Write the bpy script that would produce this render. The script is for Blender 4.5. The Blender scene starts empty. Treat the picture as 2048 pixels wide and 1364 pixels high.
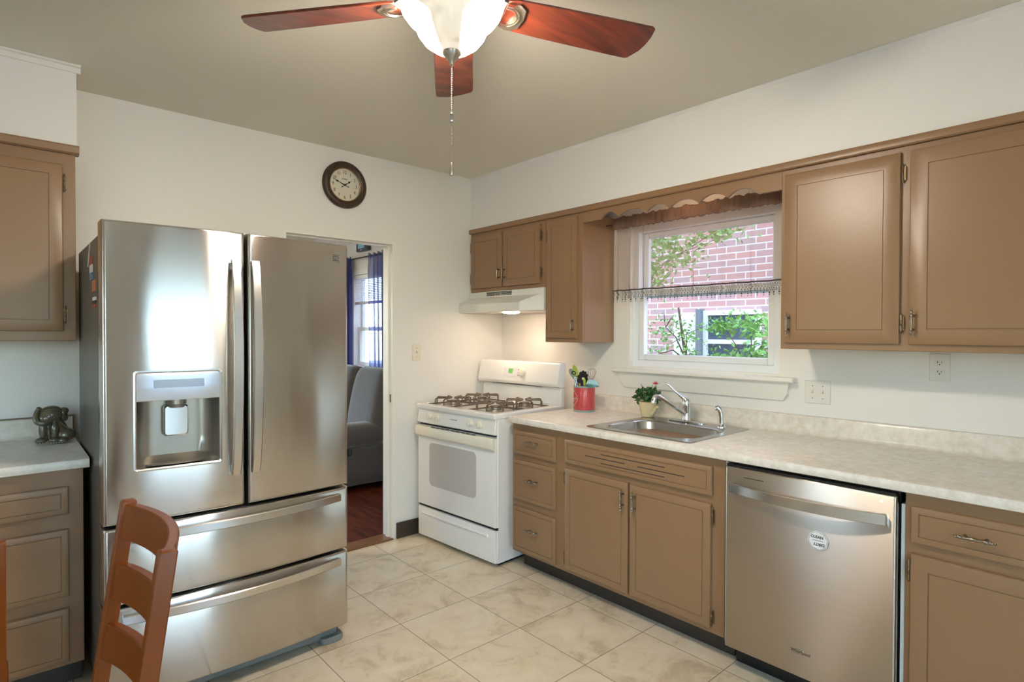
import bpy, math, random
from mathutils import Vector, Matrix
import numpy as np
random.seed(7)
C = bpy.context.scene.collection
SC = bpy.context.scene
PI = math.pi

# ------------------------------------------------------------------ camera
def make_camera():
    yaw, pitch, roll, f = 3.98579947, -0.0130693593, 0.00325818358, 1157.43262
    F = Vector((math.cos(yaw)*math.cos(pitch), math.sin(yaw)*math.cos(pitch), math.sin(pitch)))
    r = F.cross(Vector((0, 0, 1))).normalized(); u = r.cross(F)
    c, s = math.cos(roll), math.sin(roll)
    r2 = c*r + s*u; u2 = -s*r + c*u
    cam = bpy.data.cameras.new('camera'); o = bpy.data.objects.new('camera', cam); C.objects.link(o)
    m = Matrix((r2, u2, -F)).transposed().to_4x4(); m.translation = (2.962, 3.457, 1.40)
    o.matrix_world = m
    cam.sensor_fit = 'HORIZONTAL'; cam.sensor_width = 36; cam.lens = f*36/2048; cam.clip_start = 0.02
    SC.camera = o
make_camera()

# ------------------------------------------------------------------ world, sun, exposure
w = bpy.data.worlds.new('sky'); SC.world = w; w.use_nodes = True
nt = w.node_tree; nt.nodes.clear()
sky = nt.nodes.new('ShaderNodeTexSky'); sky.sky_type = 'NISHITA'; sky.sun_disc = False
sky.sun_elevation = math.radians(52); sky.sun_rotation = math.radians(100); sky.dust_density = 0.6
bgn = nt.nodes.new('ShaderNodeBackground'); bgn.inputs[1].default_value = 2.0
wo = nt.nodes.new('ShaderNodeOutputWorld')
nt.links.new(sky.outputs[0], bgn.inputs[0]); nt.links.new(bgn.outputs[0], wo.inputs[0])

def light(name, kind, loc, energy, color=(1, 1, 1), size=0.1, size_y=None, direction=None, spot=None):
    L = bpy.data.lights.new(name, kind); L.energy = energy; L.color = color
    if kind == 'AREA':
        L.size = size
        if size_y: L.shape = 'RECTANGLE'; L.size_y = size_y
    elif kind == 'SUN': L.angle = math.radians(1.5)
    else: L.shadow_soft_size = size
    if spot: L.spot_size = math.radians(spot); L.spot_blend = 0.8
    o = bpy.data.objects.new(name, L); C.objects.link(o); o.location = loc
    if direction: o.rotation_euler = Vector(direction).to_track_quat('-Z', 'Y').to_euler()
    return o
light('sun', 'SUN', (4, -2, 8), 3.6, (1, .95, .9), direction=(-.62, .16, -.75))
def portal(loc, sx, sy, direction):
    o = light('window_portal', 'AREA', loc, 1, size=sx, size_y=sy, direction=direction)
    o.data.cycles.is_portal = True
portal((-.09, 1.70, 1.64), .95, .90, (1, 0, 0))
portal((2.17, 4.64, 1.2), 1.04, 2.4, (0, -1, 0))
portal((4.195, 4.66, 1.3), 1.27, 2.0, (0, -1, 0))
portal((4.98, 1.15, 1.5), .5, .8, (-1, 0, 0))
portal((-.09, -2.2, 1.55), .68, 1.06, (1, 0, 0))
portal((2.5, -4.38, 1.35), 2.6, 1.7, (0, 1, 0))

SC.view_settings.view_transform = 'Standard'; SC.view_settings.look = 'None'
SC.view_settings.gamma = 1; SC.view_settings.use_curve_mapping = False
SC.view_settings.exposure = 0.36
SC.cycles.use_denoising = True
SC.cycles.max_bounces = 10; SC.cycles.diffuse_bounces = 6; SC.cycles.glossy_bounces = 5
SC.cycles.transparent_max_bounces = 24; SC.cycles.sample_clamp_indirect = 8.0
SC.cycles.caustics_reflective = False; SC.cycles.caustics_refractive = False

# ------------------------------------------------------------------ materials
def lin(c):
    return tuple(((v/255)/12.92 if v <= 10 else (((v/255)+.055)/1.055)**2.4) for v in c)
MATS = {}
def M(name, rgb, rough=.5, metal=0., var=0., vs=6., bump=0., bs=60., coat=0., spec=.5, emit=None, es=0., aniso=0., stretch=None):
    m = bpy.data.materials.new(name); m.use_nodes = True; t = m.node_tree; N = t.nodes; Lk = t.links.new
    b = N['Principled BSDF']; c = lin(rgb)
    b.inputs['Base Color'].default_value = (*c, 1); b.inputs['Roughness'].default_value = rough
    b.inputs['Metallic'].default_value = metal; b.inputs['Specular IOR Level'].default_value = spec
    b.inputs['Coat Weight'].default_value = coat; b.inputs['Coat Roughness'].default_value = .12
    if emit: b.inputs['Emission Color'].default_value = (*lin(emit), 1); b.inputs['Emission Strength'].default_value = es
    tc = N.new('ShaderNodeTexCoord'); src = tc.outputs['Object']
    if stretch:
        mp = N.new('ShaderNodeMapping'); mp.inputs['Scale'].default_value = stretch; Lk(src, mp.inputs[0]); src = mp.outputs[0]
    if var:
        nz = N.new('ShaderNodeTexNoise'); nz.inputs['Scale'].default_value = vs; nz.inputs['Detail'].default_value = 5; Lk(src, nz.inputs[0])
        r = N.new('ShaderNodeMapRange'); r.inputs[3].default_value = 1-var; r.inputs[4].default_value = 1+var; Lk(nz.outputs[0], r.inputs[0])
        mx = N.new('ShaderNodeVectorMath'); mx.operation = 'SCALE'; mx.inputs[0].default_value = c; Lk(r.outputs[0], mx.inputs['Scale'])
        Lk(mx.outputs[0], b.inputs['Base Color'])
    if bump:
        nb = N.new('ShaderNodeTexNoise'); nb.inputs['Scale'].default_value = bs; nb.inputs['Detail'].default_value = 3; Lk(src, nb.inputs[0])
        bp = N.new('ShaderNodeBump'); bp.inputs['Strength'].default_value = bump; bp.inputs['Distance'].default_value = .01
        Lk(nb.outputs[0], bp.inputs['Height']); Lk(bp.outputs[0], b.inputs['Normal'])
    if aniso:
        b.inputs['Anisotropic'].default_value = aniso; b.inputs['Anisotropic Rotation'].default_value = .25
        tg = N.new('ShaderNodeTangent'); tg.direction_type = 'RADIAL'; tg.axis = 'Z'; Lk(tg.outputs[0], b.inputs['Tangent'])
    MATS[name] = m
    return m
def bsdf(m): return m.node_tree.nodes['Principled BSDF']

wall_m = M('wall_paint', (230, 227, 220), .45, var=.02, vs=3, bump=.05, bs=40)
soffit_m = M('soffit_paint', (228, 226, 222), .5, var=.02, vs=3, bump=.04, bs=40)
ceil_m = M('ceiling_paint', (228, 222, 206), .6, var=.015, vs=2)
trim_m = M('white_trim_paint', (232, 229, 220), .35)
vinyl_m = M('white_vinyl', (234, 236, 236), .3)
cab_m = M('taupe_cabinet_paint', (143, 111, 80), .33, var=.035, vs=5, bump=.05, bs=70)
cabdark_m = M('taupe_cabinet_shadow_line', (112, 92, 70), .5)
kick_m = M('dark_brown_vinyl', (58, 50, 42), .4, var=.1, vs=8)
steel_m = M('brushed_stainless_steel', (203, 199, 194), .19, 1., var=.03, vs=3, aniso=1., stretch=(1, 1, 40))
def dented(m, sc=4.5, h=.0022):
    """gentle waviness of thin sheet steel"""
    t = m.node_tree; N = t.nodes; mp = N.new('ShaderNodeMapping'); mp.inputs['Scale'].default_value = (1, 1, .45); nb = N.new('ShaderNodeTexNoise'); nb.inputs['Scale'].default_value = sc; nb.inputs['Detail'].default_value = 1
    bp = N.new('ShaderNodeBump'); bp.inputs['Strength'].default_value = 1; bp.inputs['Distance'].default_value = h
    t.links.new(N['Texture Coordinate'].outputs['Object'], mp.inputs[0]); t.links.new(mp.outputs[0], nb.inputs[0]); t.links.new(nb.outputs[0], bp.inputs['Height']); t.links.new(bp.outputs[0], N['Principled BSDF'].inputs['Normal'])
dented(steel_m)
dwsteel_m = M('dishwasher_stainless_steel', (190, 180, 168), .30, 1., var=.03, vs=3, aniso=1., stretch=(1, 1, 40))
steelsm_m = M('satin_stainless_bar', (214, 211, 206), .22, 1.)
sinksteel_m = M('sink_stainless_steel', (190, 192, 190), .24, 1., var=.04, vs=20)
chrome_m = M('polished_chrome', (225, 226, 228), .07, 1.)
fridgeside_m = M('grey_textured_steel', (98, 92, 84), .38, .25, bump=.08, bs=300)
grey_m = M('grey_plastic', (120, 124, 120), .45)
recess_m = M('dispenser_grey', (150, 144, 134), .3, .75)
panel_m = M('silver_control_panel', (206, 210, 216), .12, .7)
black_m = M('black_plastic', (22, 21, 20), .35)
gap_m = M('dark_gasket', (38, 35, 32), .6)
enamel_m = M('white_enamel', (238, 236, 231), .16, coat=.4)
almond_m = M('aged_white_plastic', (232, 226, 208), .3)
ovenglass_m = M('grey_oven_glass', (196, 192, 187), .1, coat=.5)
iron_m = M('grey_iron_grate', (112, 100, 90), .5, .4, var=.1, vs=40)
burner_m = M('burner_metal', (150, 138, 122), .4, .6, var=.15, vs=60)
pewter_m = M('antique_pewter', (150, 140, 124), .28, 1., var=.35, vs=160)
brass_m = M('old_hinge_metal', (126, 106, 82), .35, .9, var=.2, vs=120)
plate_m = M('ivory_plate', (226, 219, 200), .3)
plate2_m = M('wall_plate_white', (222, 219, 210), .35)
hood_m = M('hood_white_metal', (224, 222, 214), .25)
dark_m = M('dark_slot', (30, 27, 24), .7)
nickel_m = M('brushed_nickel', (186, 178, 164), .3, 1.)
clockface_m = M('clock_cream_dial', (214, 208, 186), .5, var=.03, vs=10)
clockrim_m = M('clock_bronze_frame', (66, 52, 40), .38, .3, var=.35, vs=40, bump=.25, bs=120)
clockring_m = M('clock_gold_ring', (128, 96, 62), .35, .6)
ink_m = M('dark_print', (52, 48, 42), .6)
chairwood_m = M('chestnut_wood', (122, 60, 12), .38, var=.22, vs=9, spec=.35, stretch=(1, 1, .2))
sofa_m = M('charcoal_microfibre', (76, 73, 74), .85, var=.2, vs=7, bump=.2, bs=120)
bsdf(sofa_m).inputs['Sheen Weight'].default_value = .5
red_m = None
teal_m = M('pale_teal_enamel', (128, 160, 152), .35)
pot_m = M('cream_glazed_ceramic', (222, 205, 160), .18, var=.05, vs=15, coat=.4)
soil_m = M('dark_soil', (48, 34, 24), .9)
leaf_m = M('green_leaf', (52, 92, 44), .45, var=.35, vs=60)
petal_m = M('pink_petal', (232, 92, 112), .5, var=.08, vs=80)
eleph_m = M('grey_green_glaze', (92, 84, 64), .2, var=.3, vs=30, coat=.6)
bluegl_m = M('pale_blue_silicone', (160, 208, 212), .3)
green_m = M('lime_green_silicone', (176, 196, 70), .35, var=.1, vs=30)
tealplastic_m = M('clear_grey_green_plastic', (150, 170, 160), .25)
woodsp_m = M('pale_beech_wood', (176, 138, 98), .6, var=.1, vs=20)
wire_m = chrome_m
signwhite_m = M('white_magnet', (232, 232, 230), .4)
screen_m = M('grey_lcd', (112, 122, 142), .12, .3)
lcd_m = M('green_lcd', (110, 160, 90), .2, emit=(110, 190, 80), es=.35)
led_m = M('white_led', (255, 255, 255), .3, emit=(235, 240, 255), es=3.)
redplastic_m = M('red_sticker', (170, 66, 54), .5)
white_m = M('white_sticker', (220, 218, 212), .5)
bluest_m = M('blue_sticker', (92, 130, 160), .5)
orange_m = M('orange_sticker', (196, 120, 84), .5, var=.3, vs=90)
bark_m = M('grey_brown_bark', (110, 90, 74), .8, var=.2, vs=30)
tree_m = M('sunlit_leaf', (136, 184, 92), .5, var=.35, vs=5)
extwhite_m = M('white_painted_wood', (236, 236, 232), .5)
extdark_m = M('dark_window_glass', (70, 84, 100), .15)
ground_m = M('patio_ground', (128, 126, 122), .9, var=.25, vs=4)
roof_m = M('roof_slab', (120, 112, 104), .8)
extgrey_m = M('grey_painted_post', (120, 124, 130), .6)

# countertop laminate: fine speckle
def laminate():
    m = M('cream_speckled_laminate', (224, 217, 205), .24, var=0.); t = m.node_tree; N = t.nodes
    tc = N['Texture Coordinate']; a = N.new('ShaderNodeTexNoise'); a.inputs['Scale'].default_value = 28; a.inputs['Detail'].default_value = 9; a.inputs['Roughness'].default_value = .75
    r = N.new('ShaderNodeValToRGB'); r.color_ramp.elements[0].position = .3; r.color_ramp.elements[1].position = .7
    r.color_ramp.elements[0].color = (*lin((206, 197, 182)), 1); r.color_ramp.elements[1].color = (*lin((234, 229, 219)), 1)
    t.links.new(tc.outputs['Object'], a.inputs[0]); t.links.new(a.outputs[0], r.inputs[0]); t.links.new(r.outputs[0], bsdf(m).inputs['Base Color'])
    return m
lam_m = laminate()

def tile_floor():
    m = bpy.data.materials.new('beige_stone_tile'); m.use_nodes = True; t = m.node_tree; N = t.nodes; L = t.links.new; b = N['Principled BSDF']
    tc = N.new('ShaderNodeTexCoord'); sx = N.new('ShaderNodeSeparateXYZ'); L(tc.outputs['Object'], sx.inputs[0])
    def mth(op, a, bb=None):
        n = N.new('ShaderNodeMath'); n.operation = op
        for i, v in enumerate((a, bb)):
            if v is None: continue
            if isinstance(v, (int, float)): n.inputs[i].default_value = v
            else: L(v, n.inputs[i])
        return n.outputs[0]
    P = .4075
    fx = mth('DIVIDE', mth('SUBTRACT', sx.outputs[0], 1.115), P); fy = mth('DIVIDE', mth('SUBTRACT', sx.outputs[1], 1.035), P)
    def edge(f):
        fr = mth('SUBTRACT', f, mth('FLOOR', f)); return mth('MINIMUM', fr, mth('SUBTRACT', 1, fr))
    e = mth('MINIMUM', edge(fx), edge(fy))
    grout = mth('LESS_THAN', e, .0042)
    cm = N.new('ShaderNodeCombineXYZ'); L(mth('FLOOR', fx), cm.inputs[0]); L(mth('FLOOR', fy), cm.inputs[1])
    wn = N.new('ShaderNodeTexWhiteNoise'); L(cm.outputs[0], wn.inputs[0])
    off = N.new('ShaderNodeVectorMath'); off.operation = 'MULTIPLY_ADD'; L(wn.outputs['Color'], off.inputs[0]); off.inputs[1].default_value = (7, 7, 7); L(tc.outputs['Object'], off.inputs[2])
    n1 = N.new('ShaderNodeTexNoise'); n1.inputs['Scale'].default_value = 5.5; n1.inputs['Detail'].default_value = 7; n1.inputs['Roughness'].default_value = .68; n1.inputs['Distortion'].default_value = .6; L(off.outputs[0], n1.inputs[0])
    r = N.new('ShaderNodeValToRGB'); cr = r.color_ramp
    cr.elements[0].position = .3; cr.elements[0].color = (*lin((190, 170, 138)), 1)
    cr.elements[1].position = .72; cr.elements[1].color = (*lin((238, 224, 198)), 1)
    x = cr.elements.new(.47); x.color = (*lin((225, 208, 178)), 1)
    L(n1.outputs[0], r.inputs[0])
    mx = N.new('ShaderNodeMix'); mx.data_type = 'RGBA'; L(grout, mx.inputs[0]); L(r.outputs[0], mx.inputs[6]); mx.inputs[7].default_value = (*lin((128, 116, 98)), 1)
    L(mx.outputs[2], b.inputs['Base Color']); b.inputs['Roughness'].default_value = .33
    return m
tile_m = tile_floor()

def wood(name, c1, c2, rough, axis_scale, scale=6, coat=.2):
    m = bpy.data.materials.new(name); m.use_nodes = True; t = m.node_tree; N = t.nodes; L = t.links.new; b = N['Principled BSDF']
    tc = N.new('ShaderNodeTexCoord'); mp = N.new('ShaderNodeMapping'); mp.inputs['Scale'].default_value = axis_scale; L(tc.outputs['Object'], mp.inputs[0])
    n1 = N.new('ShaderNodeTexNoise'); n1.inputs['Scale'].default_value = scale; n1.inputs['Detail'].default_value = 8; n1.inputs['Distortion'].default_value = .8; L(mp.outputs[0], n1.inputs[0])
    r = N.new('ShaderNodeValToRGB'); r.color_ramp.elements[0].position = .32; r.color_ramp.elements[1].position = .7
    r.color_ramp.elements[0].color = (*lin(c1), 1); r.color_ramp.elements[1].color = (*lin(c2), 1)
    L(n1.outputs[0], r.inputs[0]); L(r.outputs[0], b.inputs['Base Color']); b.inputs['Roughness'].default_value = rough; b.inputs['Coat Weight'].default_value = coat
    return m
blade_m = wood('dark_cherry_wood', (74, 32, 22), (128, 58, 38), .3, (1, 9, 9), 3)
lrfloor_m = wood('mahogany_plank', (58, 26, 18), (122, 62, 44), .28, (9, 1, 1), 3)

def brick():
    m = bpy.data.materials.new('red_brick'); m.use_nodes = True; t = m.node_tree; N = t.nodes; L = t.links.new; b = N['Principled BSDF']
    tc = N.new('ShaderNodeTexCoord'); sp = N.new('ShaderNodeSeparateXYZ'); L(tc.outputs['Object'], sp.inputs[0]); cm = N.new('ShaderNodeCombineXYZ')
    L(sp.outputs[1], cm.inputs[0]); L(sp.outputs[2], cm.inputs[1])
    br = N.new('ShaderNodeTexBrick'); br.inputs['Scale'].default_value = 1; br.inputs['Brick Width'].default_value = .205; br.inputs['Row Height'].default_value = .0677
    br.inputs['Mortar Size'].default_value = .006; br.inputs['Color1'].default_value = (*lin((204, 150, 142)), 1); br.inputs['Color2'].default_value = (*lin((182, 158, 160)), 1)
    br.inputs['Mortar'].default_value = (*lin((236, 232, 228)), 1); br.inputs['Bias'].default_value = -.2
    L(cm.outputs[0], br.inputs[0]); L(br.outputs[0], b.inputs['Base Color']); b.inputs['Roughness'].default_value = .85
    return m
brick_m = brick()

def canister_red():
    m = M('red_dotted_tin', (196, 30, 38), .28, coat=.3); t = m.node_tree; N = t.nodes; L = t.links.new
    tc = N['Texture Coordinate']; sp = N.new('ShaderNodeSeparateXYZ'); L(tc.outputs['Object'], sp.inputs[0])
    def mth(op, a, bb=None):
        n = N.new('ShaderNodeMath'); n.operation = op
        for i, v in enumerate((a, bb)):
            if v is None: continue
            if isinstance(v, (int, float)): n.inputs[i].default_value = v
            else: L(v, n.inputs[i])
        return n.outputs[0]
    ang = mth('MULTIPLY', mth('ARCTAN2', sp.outputs[1], sp.outputs[0]), 52/(2*PI)); zz = mth('MULTIPLY', sp.outputs[2], 52/(2*PI)/.066*1.0)
    a = mth('ADD', ang, zz); c = mth('SUBTRACT', ang, zz)
    def cen(v): return mth('SUBTRACT', mth('SUBTRACT', v, mth('FLOOR', v)), .5)
    ca, cc = cen(a), cen(c); d = mth('ADD', mth('MULTIPLY', ca, ca), mth('MULTIPLY', cc, cc))
    dot = mth('LESS_THAN', d, .026)
    mx = N.new('ShaderNodeMix'); mx.data_type = 'RGBA'; L(dot, mx.inputs[0]); mx.inputs[6].default_value = (*lin((186, 18, 26)), 1); mx.inputs[7].default_value = (*lin((238, 222, 214)), 1)
    L(mx.outputs[2], bsdf(m).inputs['Base Color'])
    return m
red_m = canister_red()
redplain_m = M('red_tin_badge', (196, 30, 38), .28, coat=.3)

def pane(name, tint=(255, 255, 255), gl=.06):
    m = bpy.data.materials.new(name); m.use_nodes = True; t = m.node_tree; N = t.nodes; L = t.links.new; N.clear()
    o = N.new('ShaderNodeOutputMaterial'); a = N.new('ShaderNodeBsdfTransparent'); g = N.new('ShaderNodeBsdfGlossy'); g.inputs['Roughness'].default_value = .02
    a.inputs[0].default_value = (*lin(tint), 1); mx = N.new('ShaderNodeMixShader'); mx.inputs[0].default_value = gl
    L(a.outputs[0], mx.inputs[1]); L(g.outputs[0], mx.inputs[2]); L(mx.outputs[0], o.inputs[0]); return m
glass_m = pane('window_glass', (244, 250, 250))

def sheer(name, rgb, alpha, wave=None):
    m = bpy.data.materials.new(name); m.use_nodes = True; t = m.node_tree; N = t.nodes; L = t.links.new; N.clear()
    o = N.new('ShaderNodeOutputMaterial'); a = N.new('ShaderNodeBsdfTransparent'); d = N.new('ShaderNodeBsdfDiffuse'); tr = N.new('ShaderNodeBsdfTranslucent')
    for q in (d, tr): q.inputs[0].default_value = (*lin(rgb), 1)
    m1 = N.new('ShaderNodeMixShader'); m1.inputs[0].default_value = .5; L(d.outputs[0], m1.inputs[1]); L(tr.outputs[0], m1.inputs[2])
    m2 = N.new('ShaderNodeMixShader'); m2.inputs[0].default_value = alpha; L(a.outputs[0], m2.inputs[1]); L(m1.outputs[0], m2.inputs[2]); L(m2.outputs[0], o.inputs[0]); return m
sheer_m = sheer('brown_sheer_voile', (184, 160, 144), .40)
header_m = sheer('brown_gathered_voile', (160, 130, 112), .80)
fringe_m = M('dark_bead_fringe', (64, 50, 46), .5)
navy_m = sheer('navy_curtain_cloth', (84, 90, 146), .93)
navysheer_m = sheer('navy_sheer_cloth', (112, 122, 188), .66)
blind_m = sheer('white_blind_slat', (236, 238, 244), .95)

def bowl_glass():
    """alabaster shade with bulb glow painted into its emission as three hot spots; no bulbs inside"""
    m = M('alabaster_lamp_glass', (226, 214, 190), .12, coat=.3); t = m.node_tree; N = t.nodes; L = t.links.new; b = bsdf(m)
    tc = N['Texture Coordinate']; tot = None
    def mth(op, a, c=None):
        n = N.new('ShaderNodeMath'); n.operation = op
        for i, v in enumerate((a, c)):
            if v is None: continue
            if isinstance(v, (int, float)): n.inputs[i].default_value = v
            else: L(v, n.inputs[i])
        return n.outputs[0]
    for bx_, by_ in ((.060, -.058), (-.060, .058), (-.058, -.060)):  # painted glow centres; the last, on the hidden side, is added to brighten the corner
        d = N.new('ShaderNodeVectorMath'); d.operation = 'DISTANCE'; d.inputs[1].default_value = (bx_, by_, 2.290-2.555); L(tc.outputs['Object'], d.inputs[0])
        g = mth('POWER', mth('MAXIMUM', mth('SUBTRACT', 1, mth('POWER', mth('DIVIDE', d.outputs['Value'], GLOW_S), 2)), 0), 2); tot = g if tot is None else mth('ADD', tot, g)
    nz = N.new('ShaderNodeTexNoise'); nz.inputs['Scale'].default_value = 8; nz.inputs['Detail'].default_value = 4; nz.inputs['Distortion'].default_value = 1.4; L(tc.outputs['Object'], nz.inputs[0])
    e = mth('ADD', mth('MULTIPLY', tot, GLOW_E), mth('MULTIPLY', nz.outputs[0], BOWL_E))
    b.inputs['Emission Color'].default_value = (1, .88, .74, 1); L(e, b.inputs['Emission Strength']); return m
GLOW_E, GLOW_S, BOWL_E = 275., .104, 1.1
bowl_m = bowl_glass()
hoodlamp_m = M('lit_hood_lens', (255, 240, 220), .3, emit=(255, 222, 192), es=46)

# ------------------------------------------------------------------ geometry helpers
ORG = {}
FX = Matrix(((0, 0, 1, 0), (1, 0, 0, 0), (0, 1, 0, 0), (0, 0, 0, 1)))       # (u,v,n) -> x=n, y=u, z=v  : things facing +x
FY = Matrix(((-1, 0, 0, 0), (0, 0, 1, 0), (0, 1, 0, 0), (0, 0, 0, 1)))      # (u,v,n) -> x=-u, y=n, z=v : things facing +y
I4 = Matrix.Identity(4)

def spline(P, n=5):
    P = [Vector(p) for p in P]; out = []
    for i in range(len(P)-1):
        a, b, c, d = P[max(i-1, 0)], P[i], P[i+1], P[min(i+2, len(P)-1)]
        for k in range(n):
            t = k/n; out.append(.5*((2*b)+(c-a)*t+(2*a-5*b+4*c-d)*t*t+(3*b-a-3*c+d)*t*t*t))
    return out+[P[-1]]
def lerp_list(R, n=5): return [R[i]+(R[i+1]-R[i])*k/n for i in range(len(R)-1) for k in range(n)]+[R[-1]]

class MB:
    def __init__(s, xf=I4): s.v = []; s.f = []; s.xf = xf
    def add(s, vs, fs, xf=None):
        k = len(s.v); m = s.xf if xf is None else s.xf @ xf
        s.v += [m @ Vector(p) for p in vs]; s.f += [tuple(i+k for i in f) for f in fs]; return s
    def box(s, a0, a1, b0, b1, c0, c1, xf=None):
        vs = [(a, b, c) for a in (a0, a1) for b in (b0, b1) for c in (c0, c1)]
        return s.add(vs, [(0, 1, 3, 2), (4, 6, 7, 5), (0, 4, 5, 1), (2, 3, 7, 6), (0, 2, 6, 4), (1, 5, 7, 3)], xf)
    def prism(s, poly, c0, c1, xf=None):            # polygon in (a,b), extruded in c
        n = len(poly); vs = [(p[0], p[1], c0) for p in poly] + [(p[0], p[1], c1) for p in poly]
        return s.add(vs, [tuple(range(n-1, -1, -1)), tuple(range(n, 2*n))] + [(i, (i+1) % n, n+(i+1) % n, n+i) for i in range(n)], xf)
    def loft(s, rings, cap0=True, cap1=True, closed=True, xf=None):
        n = len(rings[0]); vs = [p for r in rings for p in r]; fs = []
        for j in range(len(rings)-1):
            for i in range(n if closed else n-1):
                a = j*n+i; b = j*n+(i+1) % n; fs.append((a, b, b+n, a+n))
        if cap0: fs.append(tuple(range(n-1, -1, -1)))
        if cap1: fs.append(tuple(range((len(rings)-1)*n, len(rings)*n)))
        return s.add(vs, fs, xf)
    def lathe(s, prof, center=(0, 0, 0), axis=(0, 0, 1), seg=24, cap=True):   # prof: (r, h)
        q = Vector((0, 0, 1)).rotation_difference(Vector(axis).normalized()).to_matrix().to_4x4(); m = Matrix.Translation(center) @ q
        rings = [[(r*math.cos(2*PI*i/seg), r*math.sin(2*PI*i/seg), h) for i in range(seg)] for r, h in prof]
        return s.loft(rings, cap, cap, True, m)
    def cyl(s, p0, p1, r, r1=None, seg=12):
        p0 = Vector(p0); d = Vector(p1)-p0; return s.lathe([(r, 0), (r if r1 is None else r1, d.length)], p0, d, seg)
    def sphere(s, c, r, seg=12, rings=8, sc=(1, 1, 1)):
        pr = [(max(1e-4, math.sin(PI*i/rings)), -math.cos(PI*i/rings)) for i in range(rings+1)]
        R = [[(c[0]+r*sc[0]*a*math.cos(2*PI*j/seg), c[1]+r*sc[1]*a*math.sin(2*PI*j/seg), c[2]+r*sc[2]*h) for j in range(seg)] for a, h in pr]
        return s.loft(R)
    def tube(s, pts, r, seg=8, radii=None):
        pts = [Vector(p) for p in pts]; rings = []; ref = None
        for i, p in enumerate(pts):
            d = (pts[min(i+1, len(pts)-1)]-pts[max(i-1, 0)]).normalized()
            if ref is None: ref = d.orthogonal().normalized()
            ref = (ref - d*ref.dot(d)).normalized(); b = d.cross(ref); rr = radii[i] if radii else r
            rings.append([p + rr*(math.cos(2*PI*k/seg)*ref + math.sin(2*PI*k/seg)*b) for k in range(seg)])
        return s.loft(rings)
    def torus(s, c, R, r, axis=(0, 0, 1), seg=20, k=8, sc=1.0):
        q = Vector((0, 0, 1)).rotation_difference(Vector(axis).normalized()).to_matrix().to_4x4(); m = Matrix.Translation(c) @ q
        rings = [[((R+r*math.cos(2*PI*j/k))*math.cos(2*PI*i/seg), sc*(R+r*math.cos(2*PI*j/k))*math.sin(2*PI*i/seg), r*math.sin(2*PI*j/k)) for j in range(k)] for i in range(seg+1)]
        return s.loft(rings, False, False, True, m)
    def sweep(s, pts, wvec, w, t):                   # flat bar along pts; width w along wvec, thickness t
        wv = Vector(wvec).normalized(); pts = [Vector(p) for p in pts]; rings = []
        for i, p in enumerate(pts):
            d = (pts[min(i+1, len(pts)-1)]-pts[max(i-1, 0)]).normalized(); nn = d.cross(wv).normalized(); ch = min(w, t)*.25
            ww, tt = w/2, t/2
            prof = [(-ww+ch, -tt), (ww-ch, -tt), (ww, -tt+ch), (ww, tt-ch), (ww-ch, tt), (-ww+ch, tt), (-ww, tt-ch), (-ww, -tt+ch)]
            rings.append([p + wv*a + nn*b for a, b in prof])
        return s.loft(rings)
    def build(s, name, mat, parent=None, smooth=True, bevel=0, bseg=2, ang=38, sub=0, solid=0):
        org = ORG.get(parent.name, Vector()) if parent else Vector()
        me = bpy.data.meshes.new(name); me.from_pydata([tuple(p-org) for p in s.v], [], s.f); me.update()
        import bmesh
        bm = bmesh.new(); bm.from_mesh(me); bmesh.ops.recalc_face_normals(bm, faces=bm.faces); bm.to_mesh(me); bm.free()
        o = bpy.data.objects.new(name, me); C.objects.link(o); me.materials.append(mat)
        if smooth: me.shade_smooth(); me.set_sharp_from_angle(angle=math.radians(ang))
        if bevel:
            b = o.modifiers.new('bevel', 'BEVEL'); b.width = bevel; b.segments = bseg; b.limit_method = 'ANGLE'; b.angle_limit = math.radians(40)
        if sub:
            q = o.modifiers.new('subsurf', 'SUBSURF'); q.levels = sub; q.render_levels = sub
        if solid:
            q = o.modifiers.new('solidify', 'SOLIDIFY'); q.thickness = solid
        if parent: o.parent = parent; ORG[o.name] = org
        return o

def thing(name, label, cat, loc=(0, 0, 0), group=None, rotz=0):
    o = bpy.data.objects.new(name, None); C.objects.link(o); o.location = loc; o.rotation_euler = (0, 0, rotz); o.empty_display_size = .1
    o['label'] = label; o['category'] = cat
    if group: o['group'] = group
    ORG[o.name] = Vector(loc) if not rotz else Vector()
    return o
def tag(o, label, cat, group=None):
    o['label'] = label; o['category'] = cat
    if group: o['group'] = group
    return o
def struct(o): o['kind'] = 'structure'; return o
def bx(a0, a1, b0, b1, c0, c1, xf=I4): return MB(xf).box(a0, a1, b0, b1, c0, c1)

def rrect(u0, u1, v0, v1, r, n, k=5):
    pts = []
    for cx, cy, a0 in ((u1-r, v1-r, 0), (u0+r, v1-r, PI/2), (u0+r, v0+r, PI), (u1-r, v0+r, 1.5*PI)):
        for i in range(k+1):
            a = a0+PI/2*i/k; pts.append((cx+r*math.cos(a), cy+r*math.sin(a), n))
    return pts
def rect(u0, u1, v0, v1, i, n): return [(u0+i, v0+i, n), (u1-i, v0+i, n), (u1-i, v1-i, n), (u0+i, v1-i, n)]

def panel_mb(xf, u0, u1, v0, v1, n0, t=.018, g=.055, e=.005):
    """slab door or drawer front with eased edge and a routed groove line"""
    st = [(0, n0), (0, n0+t-e), (e*.35, n0+t-e*.3), (e, n0+t)]
    if g: st += [(g, n0+t), (g+.001, n0+t-.003), (g+.003, n0+t-.003), (g+.004, n0+t)]
    return MB(xf).loft([rect(u0, u1, v0, v1, i, n) for i, n in st])

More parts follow.
